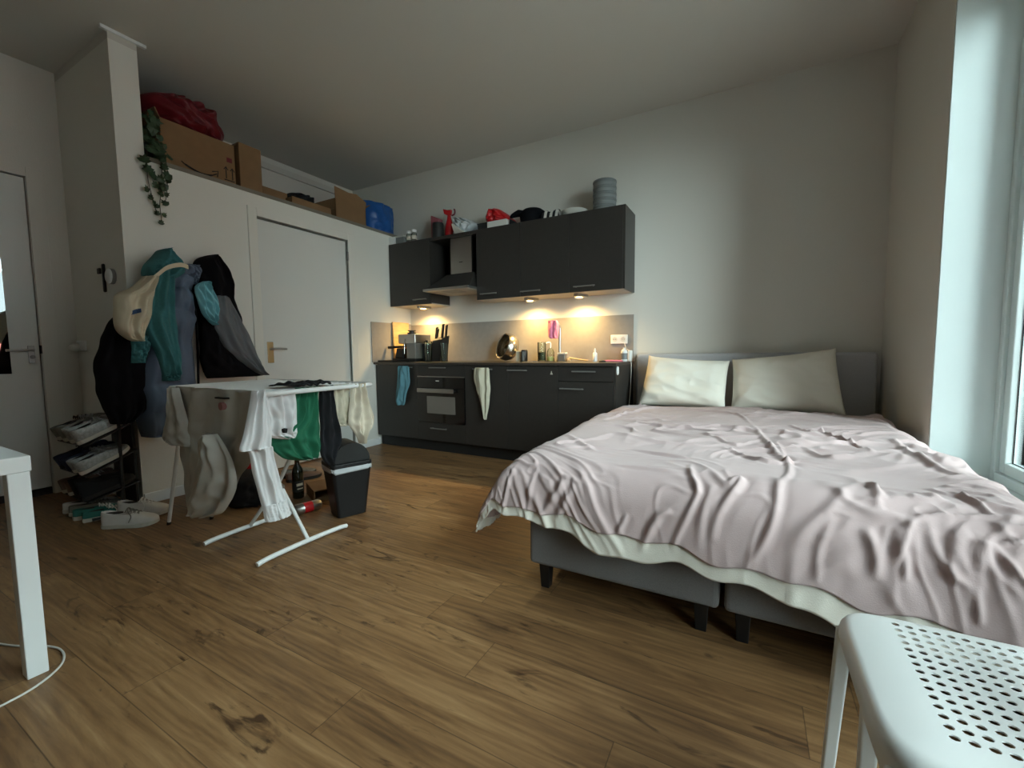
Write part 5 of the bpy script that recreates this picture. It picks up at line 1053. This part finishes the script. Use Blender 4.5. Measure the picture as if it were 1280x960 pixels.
bm.faces.new(V1); bm.faces.new(V2[::-1]); bm.faces.new((V1[0], V2[0], V2[-1], V1[-1]))
fin(bm, 'swing_lid', m_pot, bn, bevel=.006, seg=3)

t = thing('wine_bottle', 'dark wine bottle with label standing under the drying rack', 'bottle', (.835, -2.16, 0))
bm = B(); lathe(bm, [(.034, 0), (.038, .006), (.038, .185), (.032, .215), (.016, .245), (.014, .30), (.016, .302), (.016, .312), (.012, .313)], (.835, -2.16, 0), 32); fin(bm, 'bottle_body', m_bottle, t, smooth=True)
bm = B(); lathe(bm, [(.0385, .05), (.0385, .13)], (.835, -2.16, 0), 32); l = fin(bm, 'bottle_label', m_pot, t, smooth=True)
bm = B(); box(bm, .868, .876, -2.19, -2.150, .07, .077); box(bm, .868, .876, -2.195, -2.150, .095, .112); fin(bm, 'label_print', m_label, l)
t = thing('drink_can', 'silver and red spray can lying under the drying rack', 'can', (1.15, -2.32, 0))
ca, cb = Vector((1.14, -2.395, .035)), Vector((1.175, -2.235, .035)); d_ = cb-ca
bm = B(); lathe(bm, [(.024, 0), (.034, .008), (.034, .15), (.026, .164)], ca, 28, d_); fin(bm, 'can_body', m_steel, t, smooth=True)
bm = B(); lathe(bm, [(.0345, .05), (.0345, .105)], ca, 28, d_); fin(bm, 'can_label', m_red, t, smooth=True)
t = thing('cardboard_box', 'small open dark cardboard box lying behind the spray can', 'box', (.98, -2.06, 0))
bm = B(); c_ = (.97, -2.03); u_ = (.42, .91); v_ = (.91, -.42)
obox(bm, c_, v_, u_, .13, .11, 0, .006); obox(bm, c_, v_, u_, .13, .11, .078, .084); 
obox(bm, (c_[0]+u_[0]*.107, c_[1]+u_[1]*.107), v_, u_, .13, .003, .006, .078); obox(bm, (c_[0]-u_[0]*.107, c_[1]-u_[1]*.107), v_, u_, .13, .003, .006, .078); obox(bm, (c_[0]-v_[0]*.127, c_[1]-v_[1]*.127), v_, u_, .003, .104, .006, .078)
fin(bm, 'box_body', m_card, t)
shoe('slipper', 'brown shoe on the floor against the loft wall under the rack', (.42, -1.98, 0), (.3, .95), 0, (m_brown, m_dark, m_dark), .28, .1, .085, False)
shoe('slipper', 'grey brown shoe behind the brown one near the inner door', (.28, -1.93, 0), (.3, .95), 0, (m_greysh, m_dark, m_dark), .28, .1, .085, False)
tag(fin(drape(xr(.36, [(.24, -2.36, -2.22, .04), (.21, -2.42, -2.18, .09), (.12, -2.45, -2.16, .12), (.03, -2.44, -2.16, .12), (.004, -2.42, -2.18, .10)], .1), (1, 0, 0), folds=[(2.5, .012, .4, .5)], wob=.012, seed=61, back=.6), 'cloth_bag', m_red, None, smooth=True), 'red cloth bag on the floor behind the hanging laundry', 'bag')
tag(fin(drape(xr(.62, [(.20, -2.42, -2.28, .05), (.17, -2.50, -2.24, .10), (.08, -2.53, -2.22, .13), (.02, -2.52, -2.22, .13), (.004, -2.50, -2.24, .11)], .1), (1, 0, 0), folds=[(2.5, .012, 1.4, .5)], wob=.012, seed=62, back=.6), 'cloth_bag', m_blackcloth, None, smooth=True), 'black cloth bag on the floor beside the red one', 'bag')
